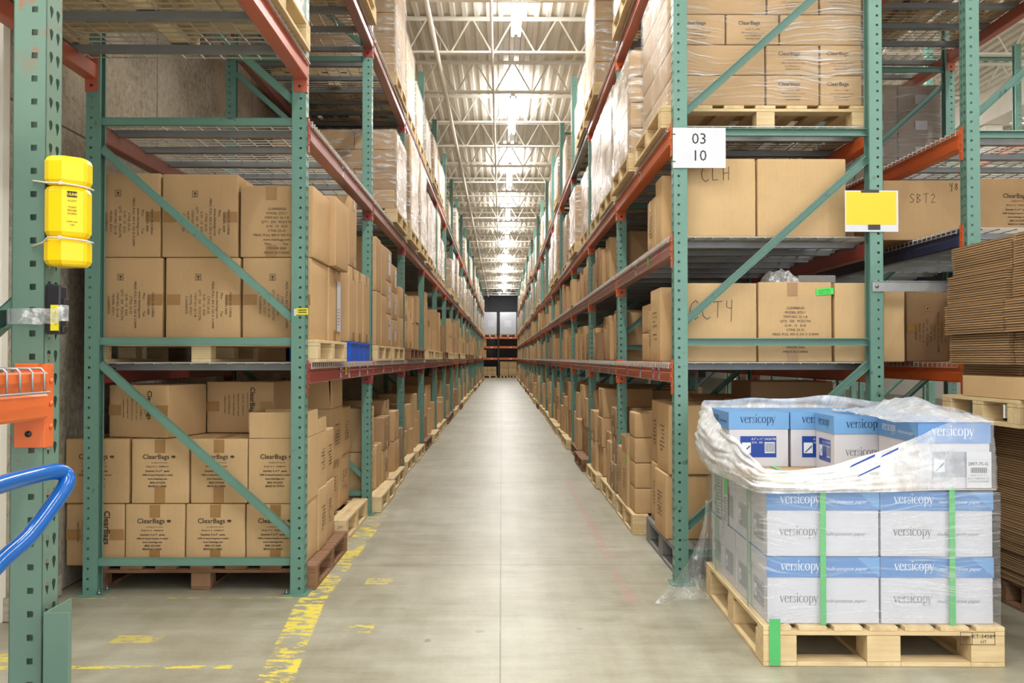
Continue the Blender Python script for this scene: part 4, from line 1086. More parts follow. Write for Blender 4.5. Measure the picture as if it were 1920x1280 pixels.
# second floor pallet, set back cartons and a big open carton
pallet(-1.62, 6.90, .001, 1.22, 1.03, .14, 'new', 'pale pallet with red marker writing sticking into the aisle at left')
mb = MB()
for i, t in enumerate(('SM', '20 Lc', '11.2')): put_text(mb, t, .034, (-1.045, 6.3835, .098-.036*i), (1, 0, 0), (0, 0, 1), M['red_ink'], shear=.2)
mb2 = MB(); mb2.bbox(-.075, .0, 0, .018, -.125, 0, M['wood'], .002)
e = mb2.build('nailed_board', None, (-1.009, 6.366, .1285), label='short board with red marker writing at the pallet end', cat='board')
mt = MB()
for i, t in enumerate(('SM', '20 Lc', '11.2')): put_text(mt, t, .026, (-.038, -.0006, -.035-.036*i), (1, 0, 0), (0, 0, 1), M['red_ink'], shear=.2)
w_ = mt.build('marker_writing', e); w_['label'] = 'red marker writing'
zt = .1425
for j, (a, b) in enumerate(((6.45, 6.86), (6.88, 7.34))):
    carton(-1.55, -1.14, a, b, zt, zt+.36, 'carton on the pale floor pallet at left, %s of the lower pair' % ('nearer', 'farther')[j], style='ticks', face='+x', must=True, tint=.5, tape=False)
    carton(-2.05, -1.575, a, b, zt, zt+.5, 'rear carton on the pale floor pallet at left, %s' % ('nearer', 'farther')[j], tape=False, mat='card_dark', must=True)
carton(-1.56, -1.12, 6.44, 6.90, zt+.364, zt+.72, 'large open carton with tall flaps above the pale floor pallet', style='open:ticks', face='+x', must=True, tint=.45)
carton(-1.55, -1.13, 6.96, 7.34, zt+.364, zt+.70, 'carton beyond the large open one on the pale pallet', style='ticks', face='+x', must=True, tint=.4, tape=False)
# first shelf: two rows of tall shipping cartons
za = 1.1785
pallet(-1.555, 5.56, za, 1.20, .98, .118, 'new', 'wooden pallet under the tall shipping cartons, first left shelf')
z1 = za+.1195
top = [.437, .437, .437]
for j, (a, b, st) in enumerate(((168, 307, 'ship_side'), (312, 452, 'ship_side'), (455, 584, 'ship'))):
    carton(P(a, d)+.002, P(b, d)-.002, d, d+.48, z1, z1+.425, 'tall shipping carton, lower row of first left shelf, %s from the wall' % ORD[j], 'tall shipping cartons', style='ship_side', must=True, near=True, tint=(.35, .5, .45)[j])
for j, (a, b, h, st) in enumerate(((160, 301, .44, 'ship_side'), (303, 446, .436, 'ship_side'), (449, 588, .376, 'ship'))):
    carton(P(a, d)+.002, P(b, d)-.002, d+.01, d+.47, z1+.428, z1+.428+h, 'tall shipping carton, upper row of first left shelf, %s from the wall' % ORD[j], 'tall shipping cartons', style=st, must=True, near=True, tint=(.2, .3, .4)[j])
carton(-1.40, -.985, d+.49, d+.90, z1, z1+.425, 'shipping carton with white sheet label at the aisle edge', style='plain', face='+x', must=True, near=True, tint=.5)
carton(-1.42, -.945, d+.48, d+.92, z1+.428, z1+.428+.40, 'overhanging shipping carton at the aisle edge, upper row', style='plain', face='+x', must=True, near=True, tint=.35, tape=False)
mb = MB(); mb.box(0, .0008, 0, .13, 0, .30, M['paper'])
for i in range(6): mb.box(.0008, .0012, .02, .02+.06+.01*(i % 3), .04+.018*i, .045+.018*i, M['ink_grey'])
mb.build('shipping_label', None, (-.9795, d+.72, z1+.06), label='tall white sheet stuck on the aisle-edge shipping carton', cat='label')
for j, (a, b) in enumerate(((-2.1, -1.76), (-1.75, -1.43))):
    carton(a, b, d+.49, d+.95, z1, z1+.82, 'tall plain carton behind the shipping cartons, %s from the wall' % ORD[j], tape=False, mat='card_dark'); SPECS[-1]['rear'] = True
# blue bins and taller cartons on them
def blue_bin(cx, cy, z, w, dd, h, label):
    mb = MB(); m = M['blue_plastic']; t = .006
    mb.bbox(-w/2, w/2, -dd/2, dd/2, 0, .008, m, .002)
    for s in (-1, 1):
        x0, x1 = sorted((s*w/2, s*(w/2-t))); mb.bbox(x0, x1, -dd/2, dd/2, .008, h, m, .002)
        y0, y1 = sorted((s*dd/2, s*(dd/2-t))); mb.bbox(-w/2+t, w/2-t, y0, y1, .008, h, m, .002)
    mb.bbox(-w/2-.008, w/2+.008, -dd/2-.008, dd/2+.008, h-.014, h, m, .003)
    o = mb.build('stacking_bin', None, (cx, cy, z), label=label, cat='bin', group='blue plastic bins')
    for k in range(3):
        r_ = MB(); r_.bbox(w/2*.2, w/2*.85, -dd/2-.006, -dd/2, h*.2+k*h*.22, h*.2+k*h*.22+.006, m, .001); r_.build('rib', o)
    return o
for j, (y0, dd) in enumerate(((6.42, .30), (6.80, .24), (7.10, .24))):
    blue_bin(-1.19, y0+dd/2, za, .40, dd, .128, 'blue plastic bin under the cartons on first left shelf, %s from the front' % ORD[j])
for j, (y0, y1, h0, h1) in enumerate(((6.42, 6.74, .50, .46), (6.79, 7.04, .50, .40), (7.09, 7.40, .50, .40))):
    carton(-1.40, -1.0, y0, y1, za+.130, za+.130+h0, 'tall narrow carton standing on the blue bins, %s back' % ORD[j], must=True, face='+x', tint=.4)
    if j < 1: carton(-1.38, -1.0, y0, y1, za+.133+h0, za+.133+h0+h1, 'tall carton on top of the narrow ones over the bins', must=True, face='+x', tint=.3, style='pen:S.E. 43mmE')
b = [(-2.05, -1.72), (-1.71, -1.42)]
for j, (a, c) in enumerate(b):
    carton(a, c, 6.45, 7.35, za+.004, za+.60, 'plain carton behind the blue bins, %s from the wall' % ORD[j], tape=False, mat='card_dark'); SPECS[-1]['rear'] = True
# top shelf of the first bay
rr = random.Random(5)
for s_, yy in enumerate((5.08, 6.28)): wrapped('L', 1, 3, s_, yy, 3.6885, .9, rr, rows=3)
# ------------------------------------------------------------------ left rack, bays 2..
HL = [1.02, 1.10, 1.12, 1.25]
for b in range(2, NB+1):
    rr = random.Random(100+b); Y0 = LY0+(b-1)*BAY; Y1 = Y0+BAY
    zs = [0]+LL
    for lv, z in enumerate(zs):
        zz = z+(.0082 if lv else .001); hm = (LL[0]-.14 if lv == 0 else HL[lv])
        if lv == 0: stacks('L', b, lv, Y0, Y1, zz, hm-.04, rr, rear=b <= 3, hr=(.26, .42), dr=(.28, .5), u0b=.02)
        elif lv == 1:
            if b == 2:
                for i_, py in enumerate((7.66, 8.80)):
                    pallet(-1.555, py+.52, zz, 1.17, 1.016, .122, 'new', '%s wooden pallet, second bay of the left rack, first shelf' % ('nearer', 'farther')[i_], 'pallets on the racks', near=True)
                for c_, (ya, yb_, n_, h_, st_, x_) in enumerate(((7.68, 7.99, 2, .43, 'plain', -.985), (8.00, 8.32, 2, .42, 'plain', -.98), (8.37, 8.80, 3, .285, 'label', -.99), (8.82, 9.22, 3, .25, 'label', -.985), (9.26, 9.50, 1, .52, 'plain', -1.0), (9.53, 9.85, 2, .30, 'plain', -.99))):
                    for r_ in range(n_):
                        carton(-1.45, x_, ya, yb_-.006, zz+.1235+r_*h_, zz+.1235+(r_+1)*h_-.003, lab('white-labelled' if st_ == 'label' else 'tall brown', 'L', 2, 1, '%s stack back, %s' % (ORD[c_], row_word(r_, n_))), 'cartons on the racks', must=True, face='+x', style=st_, tape=False, tint=.35+.1*(c_ % 3))
                    carton(-2.05, -1.47, ya, yb_-.006, zz+.1235, zz+.70, lab('brown', 'L', 2, 1, '%s stack of rear row' % ORD[c_]), 'cartons on the racks', tape=False)
                    SPECS[-1]['rear'] = True
            else: stacks('L', b, lv, Y0, Y1, zz, 1.0, rr, rear=b <= 3, hr=(.28, .46), dr=(.22, .4), u0b=0)
        elif lv == 2:
            if b == 2: wrapped('L', b, lv, 1, Y0+1.35, zz, .72, rr, rows=4, over=.03)
            elif b in (3,): wrapped('L', b, lv, 0, Y0+.15, zz, .98, rr, rows=6); wrapped('L', b, lv, 1, Y0+1.36, zz, .98, rr, rows=5)
            else:
                if rr.random() < .75: wrapped('L', b, lv, 0, Y0+.15, zz, rr.uniform(.5, .95), rr, rows=4, over=rr.uniform(-.05, .03))
                if rr.random() < .75: wrapped('L', b, lv, 1, Y0+1.36, zz, rr.uniform(.5, .95), rr, rows=4, over=rr.uniform(-.05, .03))
        else:
            if b == 2: wrapped('L', b, lv, 1, Y0+1.40, zz, 1.28, rr, rows=7, over=.02)
            elif b == 3: wrapped('L', b, lv, 0, Y0+.15, zz, .80, rr, rows=6, over=.0); wrapped('L', b, lv, 1, Y0+1.36, zz, .62, rr, rows=4, over=.0)
            else:
                if rr.random() < .6: wrapped('L', b, lv, 0, Y0+.15, zz, rr.uniform(.45, .8), rr, rows=4, over=rr.uniform(-.05, .03))
                if rr.random() < .7: wrapped('L', b, lv, 1, Y0+1.36, zz, rr.uniform(.45, .8), rr, rows=4, over=rr.uniform(-.05, .03))
# ------------------------------------------------------------------ right rack, first bay
d = 5.275
def RB(px0, px1, py0, py1, dd, label, y=None, **kw):
    q = y or d
    carton(P(px0, q)+.002, P(px1, q)-.002, q, q+dd, Zp(py1, q), Zp(py0, q), label, must=True, near=True, **kw)
zc = 1.1785
def RBz(px0, px1, z0, h, dd, label, y=None, **kw):
    q = y or d
    carton(P(px0, q)+.002, P(px1, q)-.002, q, q+dd, z0, z0+h, label, must=True, near=True, **kw)
RBz(1286, 1421, zc, .428, .44, 'carton with pen marks on first right shelf, beside the numbered post', style='pen:CCT4', tape=False, tint=.85)
RBz(1423, 1563, zc, .434, .44, 'carton with green sticker on first right shelf, middle of three', style='ship', tint=.8)
RBz(1567, 1701, zc, .430, .40, 'creased carton on first right shelf, overhanging past the rear post', style='plain', tint=.9, tape=False)
mb = MB(); mb.box(0, .095, -.0008, 0, 0, .036, M['lime'])
put_text(mb, 'AUDITED', .016, (.046, -.001, .019), (1, 0, 0), (0, 0, 1), M['ink']); put_text(mb, 'MAR 2 2022', .013, (.046, -.001, .006), (1, 0, 0), (0, 0, 1), M['ink'])
mb.build('audit_sticker', None, (P(1533, d), d-.0048, zc+.36), label='bright green sticker on the middle carton of first right shelf', cat='sticker').rotation_euler = (0, R(-5), 0)
z2 = 1.8585
RBz(1288, 1420, z2, .425, .44, 'plain carton behind the numbered sheet, second right shelf', style='pen:CLH', tape=False, tint=.95)
RBz(1422, 1591, z2, .425, .44, 'wide plain carton on second right shelf, beside the first', tape=False, tint=.85)
# aisle-edge cartons of bay 1
def RA(u0, u1, y0, y1, z0, h, label, **kw): carton(RF+u0, RF+u1, y0, y1, z0, z0+h, label, must=True, face='-x', **kw)
RA(0.0, .155, 5.275, 5.72, z2, .41, 'narrow carton at aisle edge, second right shelf, nearest', tint=.9, tape=False)if False else None
RA(.03, .40, 5.74, 5.98, z2, .42, 'tall carton at aisle edge, second right shelf, nearest', tint=.9, tape=False)
RA(.03, .40, 6.0, 6.30, z2, .34, 'printed tall carton at aisle edge, second right shelf, next back', tint=.8, style='ticks')
RA(.25, .65, 6.55, 6.95, z2, .40, 'carton set back on second right shelf, lone', tint=.4, mat='card_dark')
RA(.02, .42, 5.75, 6.12, zc, .44, 'tall printed carton with green sticker, first right shelf aisle edge', tint=.85, style='ticks', tape=False)
RA(.03, .42, 6.14, 6.26, zc, .32, 'thin upright carton on first right shelf aisle edge', tint=.6, style='ticks', tape=False)
RA(.04, .36, 6.32, 6.62, zc, .185, 'small carton on first right shelf, lower of a pair', tint=.55, tape=False)
RA(.04, .36, 6.32, 6.62, zc+.188, .185, 'small carton on first right shelf, upper of a pair', tint=.6, tape=False)
RA(.45, .95, 6.75, 7.2, zc, .26, 'brown printed carton set back on first right shelf, lower', tint=.3, mat='card_dark', style='ship')
RA(.45, .95, 6.75, 7.2, zc+.263, .27, 'carton with yellow tape set back on first right shelf', tint=.3, mat='card_dark')
mb = MB(); mb.box(0, .14, -.001, 0, 0, .262, M['yellow_st']); mb.box(.30, .48, -.001, 0, .03, .25, M['paper'])
put_text(mb, 'C', .06, (.37, -.0012, .08), (0, 0, 1), (-1, 0, 0), M['ink_navy']); put_text(mb, 'Shipper', .03, (.42, -.0012, .13), (0, 0, 1), (-1, 0, 0), M['ink_navy'])
mb.build('printed_panel', None, (RF+.455, 6.7445, zc+.266), label='yellow band and white printed sheet on the set-back carton', cat='label')
# pallets + floor cartons of bay 1
plastic_pallet(RF+.04+.55, 5.90, .001, 1.10, 1.12, .155, M['grey_plastic'], 'grey plastic pallet at the foot of the right rack')
zf = .158
RA(.05, .20, 5.36, 5.66, zf, .43, 'x', tint=.6) if False else None
carton(.945, 1.30, 5.62, 6.02, zf, zf+.37, 'carton on the grey plastic pallet, lower at the aisle edge', must=True, near=True, tint=.65, face='-x', style='ticks', tape=False)
carton(.960, 1.30, 5.60, 6.02, zf+.373, zf+.77, 'carton on the grey plastic pallet, upper at the aisle edge', must=True, near=True, tint=.75, face='-x', style='ticks', tape=False)
carton(1.32, 1.95, 5.36, 5.80, zf, zf+.42, 'wide plain carton beside the paper pallet, lower', must=True, near=True, tint=.6, tape=False)
carton(1.32, 1.95, 5.36, 5.80, zf+.423, zf+.80, 'wide plain carton beside the paper pallet, upper', must=True, near=True, tint=.65, tape=False)
carton(.985, 1.46, 6.06, 6.42, zf, zf+.37, 'carton at the back of the grey plastic pallet, lower', must=True, tint=.7, face='-x', style='ticks', tape=False)
carton(.990, 1.46, 6.14, 6.42, zf+.373, zf+.77, 'carton at the back of the grey plastic pallet, upper', must=True, tint=.5, face='-x', style='ticks', tape=False)
carton(1.50, 2.0, 5.86, 6.36, zf, zf+.90, 'tall dark brown carton behind the wide plain ones', must=True, tint=.2, mat='card_dark', tape=False)
pallet(.89+.56, 7.135, .001, 1.12, 1.0, .135, 'new', 'pale pallet carrying four small stacked cartons, right floor')
zp = .138
for k in range(4):
    carton(.915, 1.25, 6.68, 6.97, zp+k*.172, zp+k*.172+.169, 'small tidy carton in a stack of four on the right, %s up' % ORD[k], must=True, tint=.6, tape=False)
carton(.90, 1.24, 6.99, 7.28, zp, zp+.37, 'open carton with film inside at the right aisle edge', must=True, tint=.7, style='open3:ticks', face='-x')
carton(.905, 1.24, 7.30, 7.60, zp, zp+.39, 'carton beyond the open one on the pale right pallet', must=True, tint=.6, style='ticks', face='-x', tape=False)
mb = MB(); mb.box(-.001, 0, -.05, 0, 0, .04, M['lime']); mb.build('colour_dot', None, (.8985, 7.08, zp+.30), label='green sticker on the open carton at the right aisle edge', cat='sticker')
carton(1.30, 1.98, 6.68, 7.2, zp, zp+.80, 'big brown carton at the back of the pale right pallet', must=True, mat='card_dark', tape=False)
# third shelf: wrapped load of logo cartons on a wooden pallet
zz = 2.4585
pallet(RF+.53, 5.86, zz, 1.15, 1.10, .125, 'new', 'pale pallet under the film-wrapped logo cartons, third right shelf', rz=0)
zt = zz+.127
rows = [[(1262, 1438), (1440, 1541), (1543, 1622)], [(1262, 1438), (1440, 1541), (1543, 1622)], [(1262, 1363), (1365, 1465), (1467, 1622)], [(1262, 1441), (1443, 1541), (1543, 1622)], [(1262, 1363), (1365, 1465), (1467, 1622)]]
q = 5.32
for r_, cs in enumerate(rows):
    for j, (a, b) in enumerate(cs):
        carton(P(a, q)+.002, P(b, q)-.002, q, q+.36, zt+r_*.168, zt+(r_+1)*.168-.003, 'film-wrapped logo carton, third right shelf, row %s up, %s from aisle' % (ORD[r_], ORD[j]), 'film-wrapped logo cartons', must=r_ < 5, near=True,
               style='logo_flat' if (b-a) < 110 else 'plain', tape=False, tint=.35+.1*j)
    for k in (1, 2):
        carton(P(1262, q)+.002, P(1262, q)+.36, q+.37*k, q+.37*k+.36, zt+r_*.168, zt+(r_+1)*.168-.003, 'film-wrapped carton on the aisle side, third right shelf, row %s up, %s back' % (ORD[r_], ORD[k]), 'film-wrapped logo cartons', tape=False, tint=.5)
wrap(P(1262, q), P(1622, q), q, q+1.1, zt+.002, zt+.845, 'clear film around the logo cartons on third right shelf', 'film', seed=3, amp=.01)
rr = random.Random(77)
for s_, yy in enumerate((5.30, 6.50)): wrapped('R', 1, 4, s_, yy, 3.6485, .9, rr, rows=3)
wrapped('R', 1, 3, 1, 6.58, 2.4585, .70, rr, rows=4, ny=3)
# ------------------------------------------------------------------ right rack, bays 2..
for b in range(2, NB+1):
    rr = random.Random(300+b); Y0 = RY0+(b-1)*BAY; Y1 = Y0+BAY
    for lv, z in enumerate([0]+RL):
        zz = z+(.0082 if lv else .001)
        if lv == 0: stacks('R', b, lv, Y0, Y1, zz, .98, rr, rear=b <= 3, hr=(.2, .42), dr=(.28, .46))
        elif lv == 1: stacks('R', b, lv, Y0, Y1, zz, .50, rr, pal=False, rear=b <= 3, hr=(.2, .46), dr=(.16, .40), fill=.9)
        elif lv == 2: stacks('R', b, lv, Y0, Y1, zz, .46, rr, pal=False, rear=b <= 3, hr=(.2, .44), dr=(.16, .40), fill=.85)
        elif lv == 3:
            if b < 4 or rr.random() < .75: wrapped('R', b, lv, 0, Y0+.15, zz, rr.uniform(.6, .9), rr, rows=4, over=rr.uniform(-.05, .04))
            if b < 4 or rr.random() < .75: wrapped('R', b, lv, 1, Y0+1.36, zz, rr.uniform(.5, .9), rr, rows=4, over=rr.uniform(-.05, .04))
        else:
            if b == 2: wrapped('R', b, lv, 1, Y0+1.36, zz, .95, rr, rows=5)
            else:
                if rr.random() < .55: wrapped('R', b, lv, 0, Y0+.15, zz, rr.uniform(.45, .8), rr, rows=4, over=rr.uniform(-.05, .03))
                if rr.random() < .65: wrapped('R', b, lv, 1, Y0+1.36, zz, rr.uniform(.45, .8), rr, rows=4, over=rr.uniform(-.05, .03))
# ------------------------------------------------------------------ second row on the right
M['label_grey'] = simple('label_under_film', (178, 174, 172), .5)
zA, zB, zC, zD_ = 1.1785, 1.9135, 2.4485, 3.6685
q = 5.95
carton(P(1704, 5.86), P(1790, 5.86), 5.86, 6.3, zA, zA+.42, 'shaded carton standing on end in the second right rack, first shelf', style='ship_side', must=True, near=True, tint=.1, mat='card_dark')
carton(R2F+.16, R2F+.62, 5.40, 5.8, zA, zA+.40, 'plain carton in the second right rack hidden by flattened stacks', tape=False, mat='card_dark')
carton(2.315, 2.86, 5.88, 6.38, zB, zB+.365, 'large plain carton marked in pen, second right rack', style='pen:SBT2', must=True, near=True, tint=.55, tape=False)
carton(2.90, 3.40, 5.9, 6.38, zB, zB+.38, 'film-wrapped logo carton, second right rack second shelf', style='logo', must=True, near=True, tint=.3, tape=False)
pallet(R2F+.55, 8.42, zC, 1.10, 1.02, .122, 'old', 'old pallet under the grey-wrapped load, second right rack')
for r_ in range(4):
    for j in range(3):
        x0 = R2F+.025+.36*j
        carton(x0, x0+.349, 7.92, 8.42, zC+.125+r_*.214, zC+.125+(r_+1)*.214-.003, 'grey-wrapped brown carton, second right rack, row %s up, %s in' % (ORD[r_], ORD[j]), 'grey-wrapped cartons', must=True, mat='card_dark', tape=False)
        s = MB(); s.box(0, .10, -.001, 0, 0, .075, M['label_grey']); s.build('paper_label', None, (x0+.13, 7.9055, zC+.125+r_*.214+.06), label='white label on the grey-wrapped load, row %s up, %s in' % (ORD[r_], ORD[j]), cat='label', group='labels on the grey-wrapped load')
    carton(R2F+.025, R2F+.374, 8.43, 8.92, zC+.125+r_*.214, zC+.125+(r_+1)*.214-.003, 'grey-wrapped brown carton, second right rack, row %s up, at back' % ORD[r_], 'grey-wrapped cartons', mat='card_dark', tape=False)
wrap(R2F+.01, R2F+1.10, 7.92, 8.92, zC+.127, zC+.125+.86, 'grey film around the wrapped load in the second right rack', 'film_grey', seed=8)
rr = random.Random(9)
for s_, yy in enumerate((5.35, 6.55)): wrapped('S', 1, 4, s_, yy, zD_, .9, rr, rows=3)
for b in (1, 2, 3, 4):
    rr = random.Random(500+b); Y0 = RY0+.05+(b-1)*BAY
    stacks('S', b, 0, Y0+(.9 if b == 1 else 0), Y0+BAY-.05, .001, .86, rr, rear=False, dr=(.35, .5), hr=(.25, .4))
    if b > 1:
        stacks('S', b, 1, Y0, Y0+BAY, zA, .5, rr, pal=False, rear=False, dr=(.35, .5)); stacks('S', b, 2, Y0, Y0+BAY, zB, .44, rr, pal=False, rear=False, dr=(.35, .5))
        if b > 2: wrapped('S', b, 3, 0, Y0+.15, zC, .8, rr, rows=3)
# galvanised row spacer between the back-to-back racks
mb = MB(); mb.bbox(0, .47, -.004, 0, -.028, .028, M['galv'], .001); mb.bbox(0, .47, -.012, -.004, .025, .028, M['galv'], .001)
mb.tube([(.022, -.004, 0), (.022, -.012, 0)], .010, M['bolt'], 6); mb.tube([(.455, -.004, 0), (.455, -.012, 0)], .010, M['bolt'], 6)
mb.build('row_spacer', None, (P(1640, 5.16), 5.165, Zp(536, 5.165)), label='galvanised steel spacer bolted between the two right racks', cat='spacer bar')
# ------------------------------------------------------------------ end of the aisle
EY = 59.6; s = 30.7
def EX(px): return (px-940)*EY/1830
for i, px in enumerate((863, 934.5, 1006)):
    r = empty('upright_frame', (EX(px), EY, 0), 0, 'black upright frame of the end rack, %s from the left' % ORD[i], 'rack frame', 'end rack frames')
    for dy in (0, 1.0):
        b = MB(); b.bbox(-.04, .04, dy, dy+.08, .011, 3.4, M['blackp'], .004); b.build('post', r)
        b = MB(); b.bbox(-.07, .07, dy-.02, dy+.1, 0, .0105, M['blackp'], .002); b.build('foot_plate', r)
    b = MB()
    for z in (.2, 1.1, 2.0, 2.9): b.bar((0, .08, z), (0, 1.0, z+.7), .03, .03, M['blackp'])
    b.build('bracing', r)
for k, z in enumerate((1.22, 1.92, 2.50)):
    for i, (a, b) in enumerate(((863, 934.5), (934.5, 1006))):
        m_ = MB(); m_.bbox(EX(a)+.045, EX(b)-.045, EY-.03, EY+.04, z-.13, z, M['orange'], .005)
        for q_ in (.3, .55, .8): m_.box(EX(a)+(EX(b)-EX(a))*q_, EX(a)+(EX(b)-EX(a))*q_+.12, EY-.031, EY-.03, z-.10, z-.04, M['paper'])
        m_.build('rack_crossbeam', label='bright orange beam of the end rack, %s level, %s side' % (ORD[k], ('left', 'right')[i]), cat='rack beam', group='end rack beams')
for k, z in enumerate((1.22, 1.92)):
    for i, (a, b) in enumerate(((863, 934.5), (934.5, 1006))):
        m_ = MB(); m_.bbox(EX(a)+.045, EX(b)-.045, EY+.045, EY+1.06, z-.025, z, M['wood'], .004)
        m_.build('shelf_board', label='shelf board of the end rack, %s level, %s side' % (ORD[k], ('left', 'right')[i]), cat='shelf board', group='end rack boards')
for i, (a, b) in enumerate(((905, 932), (937.4, 953), (955, 970))):
    pallet((EX(a)+EX(b))/2, EY+.5, .001, (EX(b)-EX(a)), 1.0, .13, 'new', 'pale pallet on the floor under the end rack, %s from left' % ORD[i], 'end rack pallets', near=False)
for i in range(3):
    for r_ in range(2):
        carton(EX(905)+i*.285, EX(905)+i*.285+.27, EY+.05, EY+.5, .134+r_*.27, .134+r_*.27+.265, 'small carton under the end rack, %s from left, %s' % (ORD[i], ('lower', 'upper')[r_]), 'end rack cartons', must=True, tape=False, tint=.9)
for i, (a, b) in enumerate(((937.4, 952.8), (953.5, 969))):
    for r_ in range(2):
        carton(EX(a), EX(b), EY+.05, EY+.6, .134+r_*.43, .134+r_*.43+.425, 'large carton under the end rack, %s side, %s' % (('left', 'right')[i], ('lower', 'upper')[r_]), 'end rack cartons', must=True, tape=False, tint=.95)
for k in range(2):
    for r_ in range(2): carton(EX(904), EX(904)+.26, EY+.05, EY+.4, (1.225, 1.925)[k]+r_*.24, (1.225, 1.925)[k]+r_*.24+.235, 'small carton on the end rack %s shelf, %s' % (('lower', 'middle')[k], ('lower', 'upper')[r_]), 'end rack cartons', must=True, tape=False, tint=.9)
M['grey_wrap'] = simple('grey_wrapped_load', (196, 198, 204), .4, var=.06)
for i, (a, b) in enumerate(((906, 931.3), (937.0, 968.5))):
    m_ = MB(); m_.sm = False; m_.bbox(EX(a), EX(b), EY, EY+1.0, 2.64, 4.0, M['grey_wrap'], .03)
    o = m_.build('wrapped_pallet_load', label='grey-wrapped load on top of the end rack, %s of the pair' % ('left', 'right')[i], cat='wrapped load', group='end rack loads')
    s_ = MB(); s_.box(EX(a)+.3, EX(a)+.7, EY-.003, EY, 3.1, 3.5, M['paper']); so = s_.build('paper_label', o); so['label'] = 'white paper label'
    pallet((EX(a)+EX(b))/2, EY+.5, 2.505, EX(b)-EX(a), 1.0, .13, 'new', 'pallet under the %s grey-wrapped load on the end rack' % ('left', 'right')[i], 'end rack pallets', near=False)
# ------------------------------------------------------------------ pallet of paper in front of the right rack
QX, QY, QR = 1.044, 3.845, -R(1.4)
def PL(lx, ly, z):
    c, s = math.cos(QR), math.sin(QR); return (QX+lx*c-ly*s, QY+lx*s+ly*c, z)
FL, FD = .889, 1.14
o = pallet(PL(.445, .57, 0)[0], PL(.445, .57, 0)[1], .001, .935, 1.21, .154, 'block', 'new block pallet carrying the white and blue paper cartons', rz=QR)
mb = MB(); x, y, z = .295, -.6056, .085
for a, b, c, d_ in ((0, .135, 0, .002), (0, .135, .048, .050), (0, .002, 0, .05), (.133, .135, 0, .05), (.045, .047, 0, .05)): mb.box(x+a, x+b, y, y+.0005, z+c, z+d_, M['ink'])
put_text(mb, 'KT-34589', .022, (x+.09, y-.0001, z+.026), (1, 0, 0), (0, 0, 1), M['ink']); put_text(mb, 'HT', .018, (x+.09, y-.0001, z+.006), (1, 0, 0), (0, 0, 1), M['ink']); put_text(mb, 'IP', .03, (x+.022, y-.0001, z+.014), (1, 0, 0), (0, 0, 1), M['ink'])
s_ = mb.build('stamp_mark', o); s_['label'] = 'black stamped marks'
def paper_carton(lx, ly, z, w, d, h, label, rot=0, kind='long', group='paper cartons'):
    """white carton with telescoping blue lid; w across, d back"""
    lid = .080; p = PL(lx, ly, z)
    b = MB(); b.bbox(.003, w-.003, .003, d-.003, 0, h-.004, M['white_card'], .004)
    def grey_prints(O, u, W):
        up = Vector((0, 0, 1)); O = Vector(O); u = Vector(u)
        if W > .35:
            put_versi(b, .150, O+u*.052+up*.083, u, up, M['ink_grey'])
            put_text(b, 'multi-purpose paper', .020, O+u*.305+up*.083, u, up, M['ink_grey'], shear=.35)
        else:
            c = O+u*.055+up*.045; n = u.cross(up)
            b.face([c+u*x+up*zz for x, zz in ((0, 0), (.17, 0), (.17, .10), (0, .10))], M['blue_label'] if kind == 'end_blue' else M['label_pale'])
            c = c+n*.0004
            b.face([c+u*x+up*zz for x, zz in ((.008, .02), (.05, .02), (.05, .07), (.008, .07))], M['white_ink'])
            b.face([c+n*.0003+u*x+up*zz for x, zz in ((.012, .024), (.046, .058), (.046, .050), (.018, .024))], M['ink_navy'])
            if kind == 'end_blue':
                put_text(b, '8.5" x 11"', .014, c+u*.080+up*.082, u, up, M['white_ink'], shear=.3); put_text(b, 'D626798', .014, c+u*.140+up*.082, u, up, M['white_ink'], shear=.3)
                put_text(b, '20 lb   500', .012, c+u*.080+up*.066, u, up, M['white_ink'])
                b.face([c+u*x+up*zz for x, zz in ((.115, .02), (.163, .02), (.163, .072), (.115, .072))], M['white_ink'])
                for k in range(12): b.face([c+n*.0003+u*(x+.118+k*.0037)+up*zz for x, zz in ((0, .025), (.0018, .025), (.0018, .068), (0, .068))], M['ink_navy'])
    grey_prints((0, .0024, 0), (1, 0, 0), w)
    grey_prints((.0024, d, 0), (0, -1, 0), d)
    o = b.build('paper_carton', None, p, QR+rot, label=label, cat='carton', group=group)
    l = MB(); lm = M['blue_lid'] if kind == 'end_blue' else M['blue_lid2']; z0 = h-lid; e = 0.0
    l.bbox(0, w, 0, .0028, z0, h-.001, lm, .001); l.bbox(0, w, d-.0028, d, z0, h-.001, lm, .001)
    l.bbox(0, .0028, .0028, d-.0028, z0, h-.001, lm if kind != 'long' else M['white_card'], .001); l.bbox(w-.0028, w, .0028, d-.0028, z0, h-.001, lm, .001); l.bbox(0, w, 0, d, h-.0035, h-.0005, lm, .001)
    im = M['ink_navy'] if kind == 'end_blue' else M['white_ink']
    def lid_print(O, u, W):
        up = Vector((0, 0, 1)); O = Vector(O); u = Vector(u)
        if W > .35:
            put_versi(l, .155, O+u*.055+up*(z0+.028), u, up, im); put_text(l, 'multi-purpose paper', .020, O+u*.31+up*(z0+.028), u, up, im, shear=.35)
            n = u.cross(up); l.face([O+n*.0003+u*x+up*zz for x, zz in ((W-.09, h-.002), (W-.002, z0+.002), (W-.002, h-.002))], M['blue_lid'])
        else: put_versi(l, .165, O+u*.055+up*(z0+.030), u, up, im)
    lid_print((0, -.0006, 0), (1, 0, 0), w)
    if kind != 'long': lid_print((-.0006, d, 0), (0, -1, 0), d)
    lo = l.build('lid', o); lo['label'] = 'light blue lid'
    return o
z1, ch = .1565, .2615
LAY = ['bottom', 'second']; 
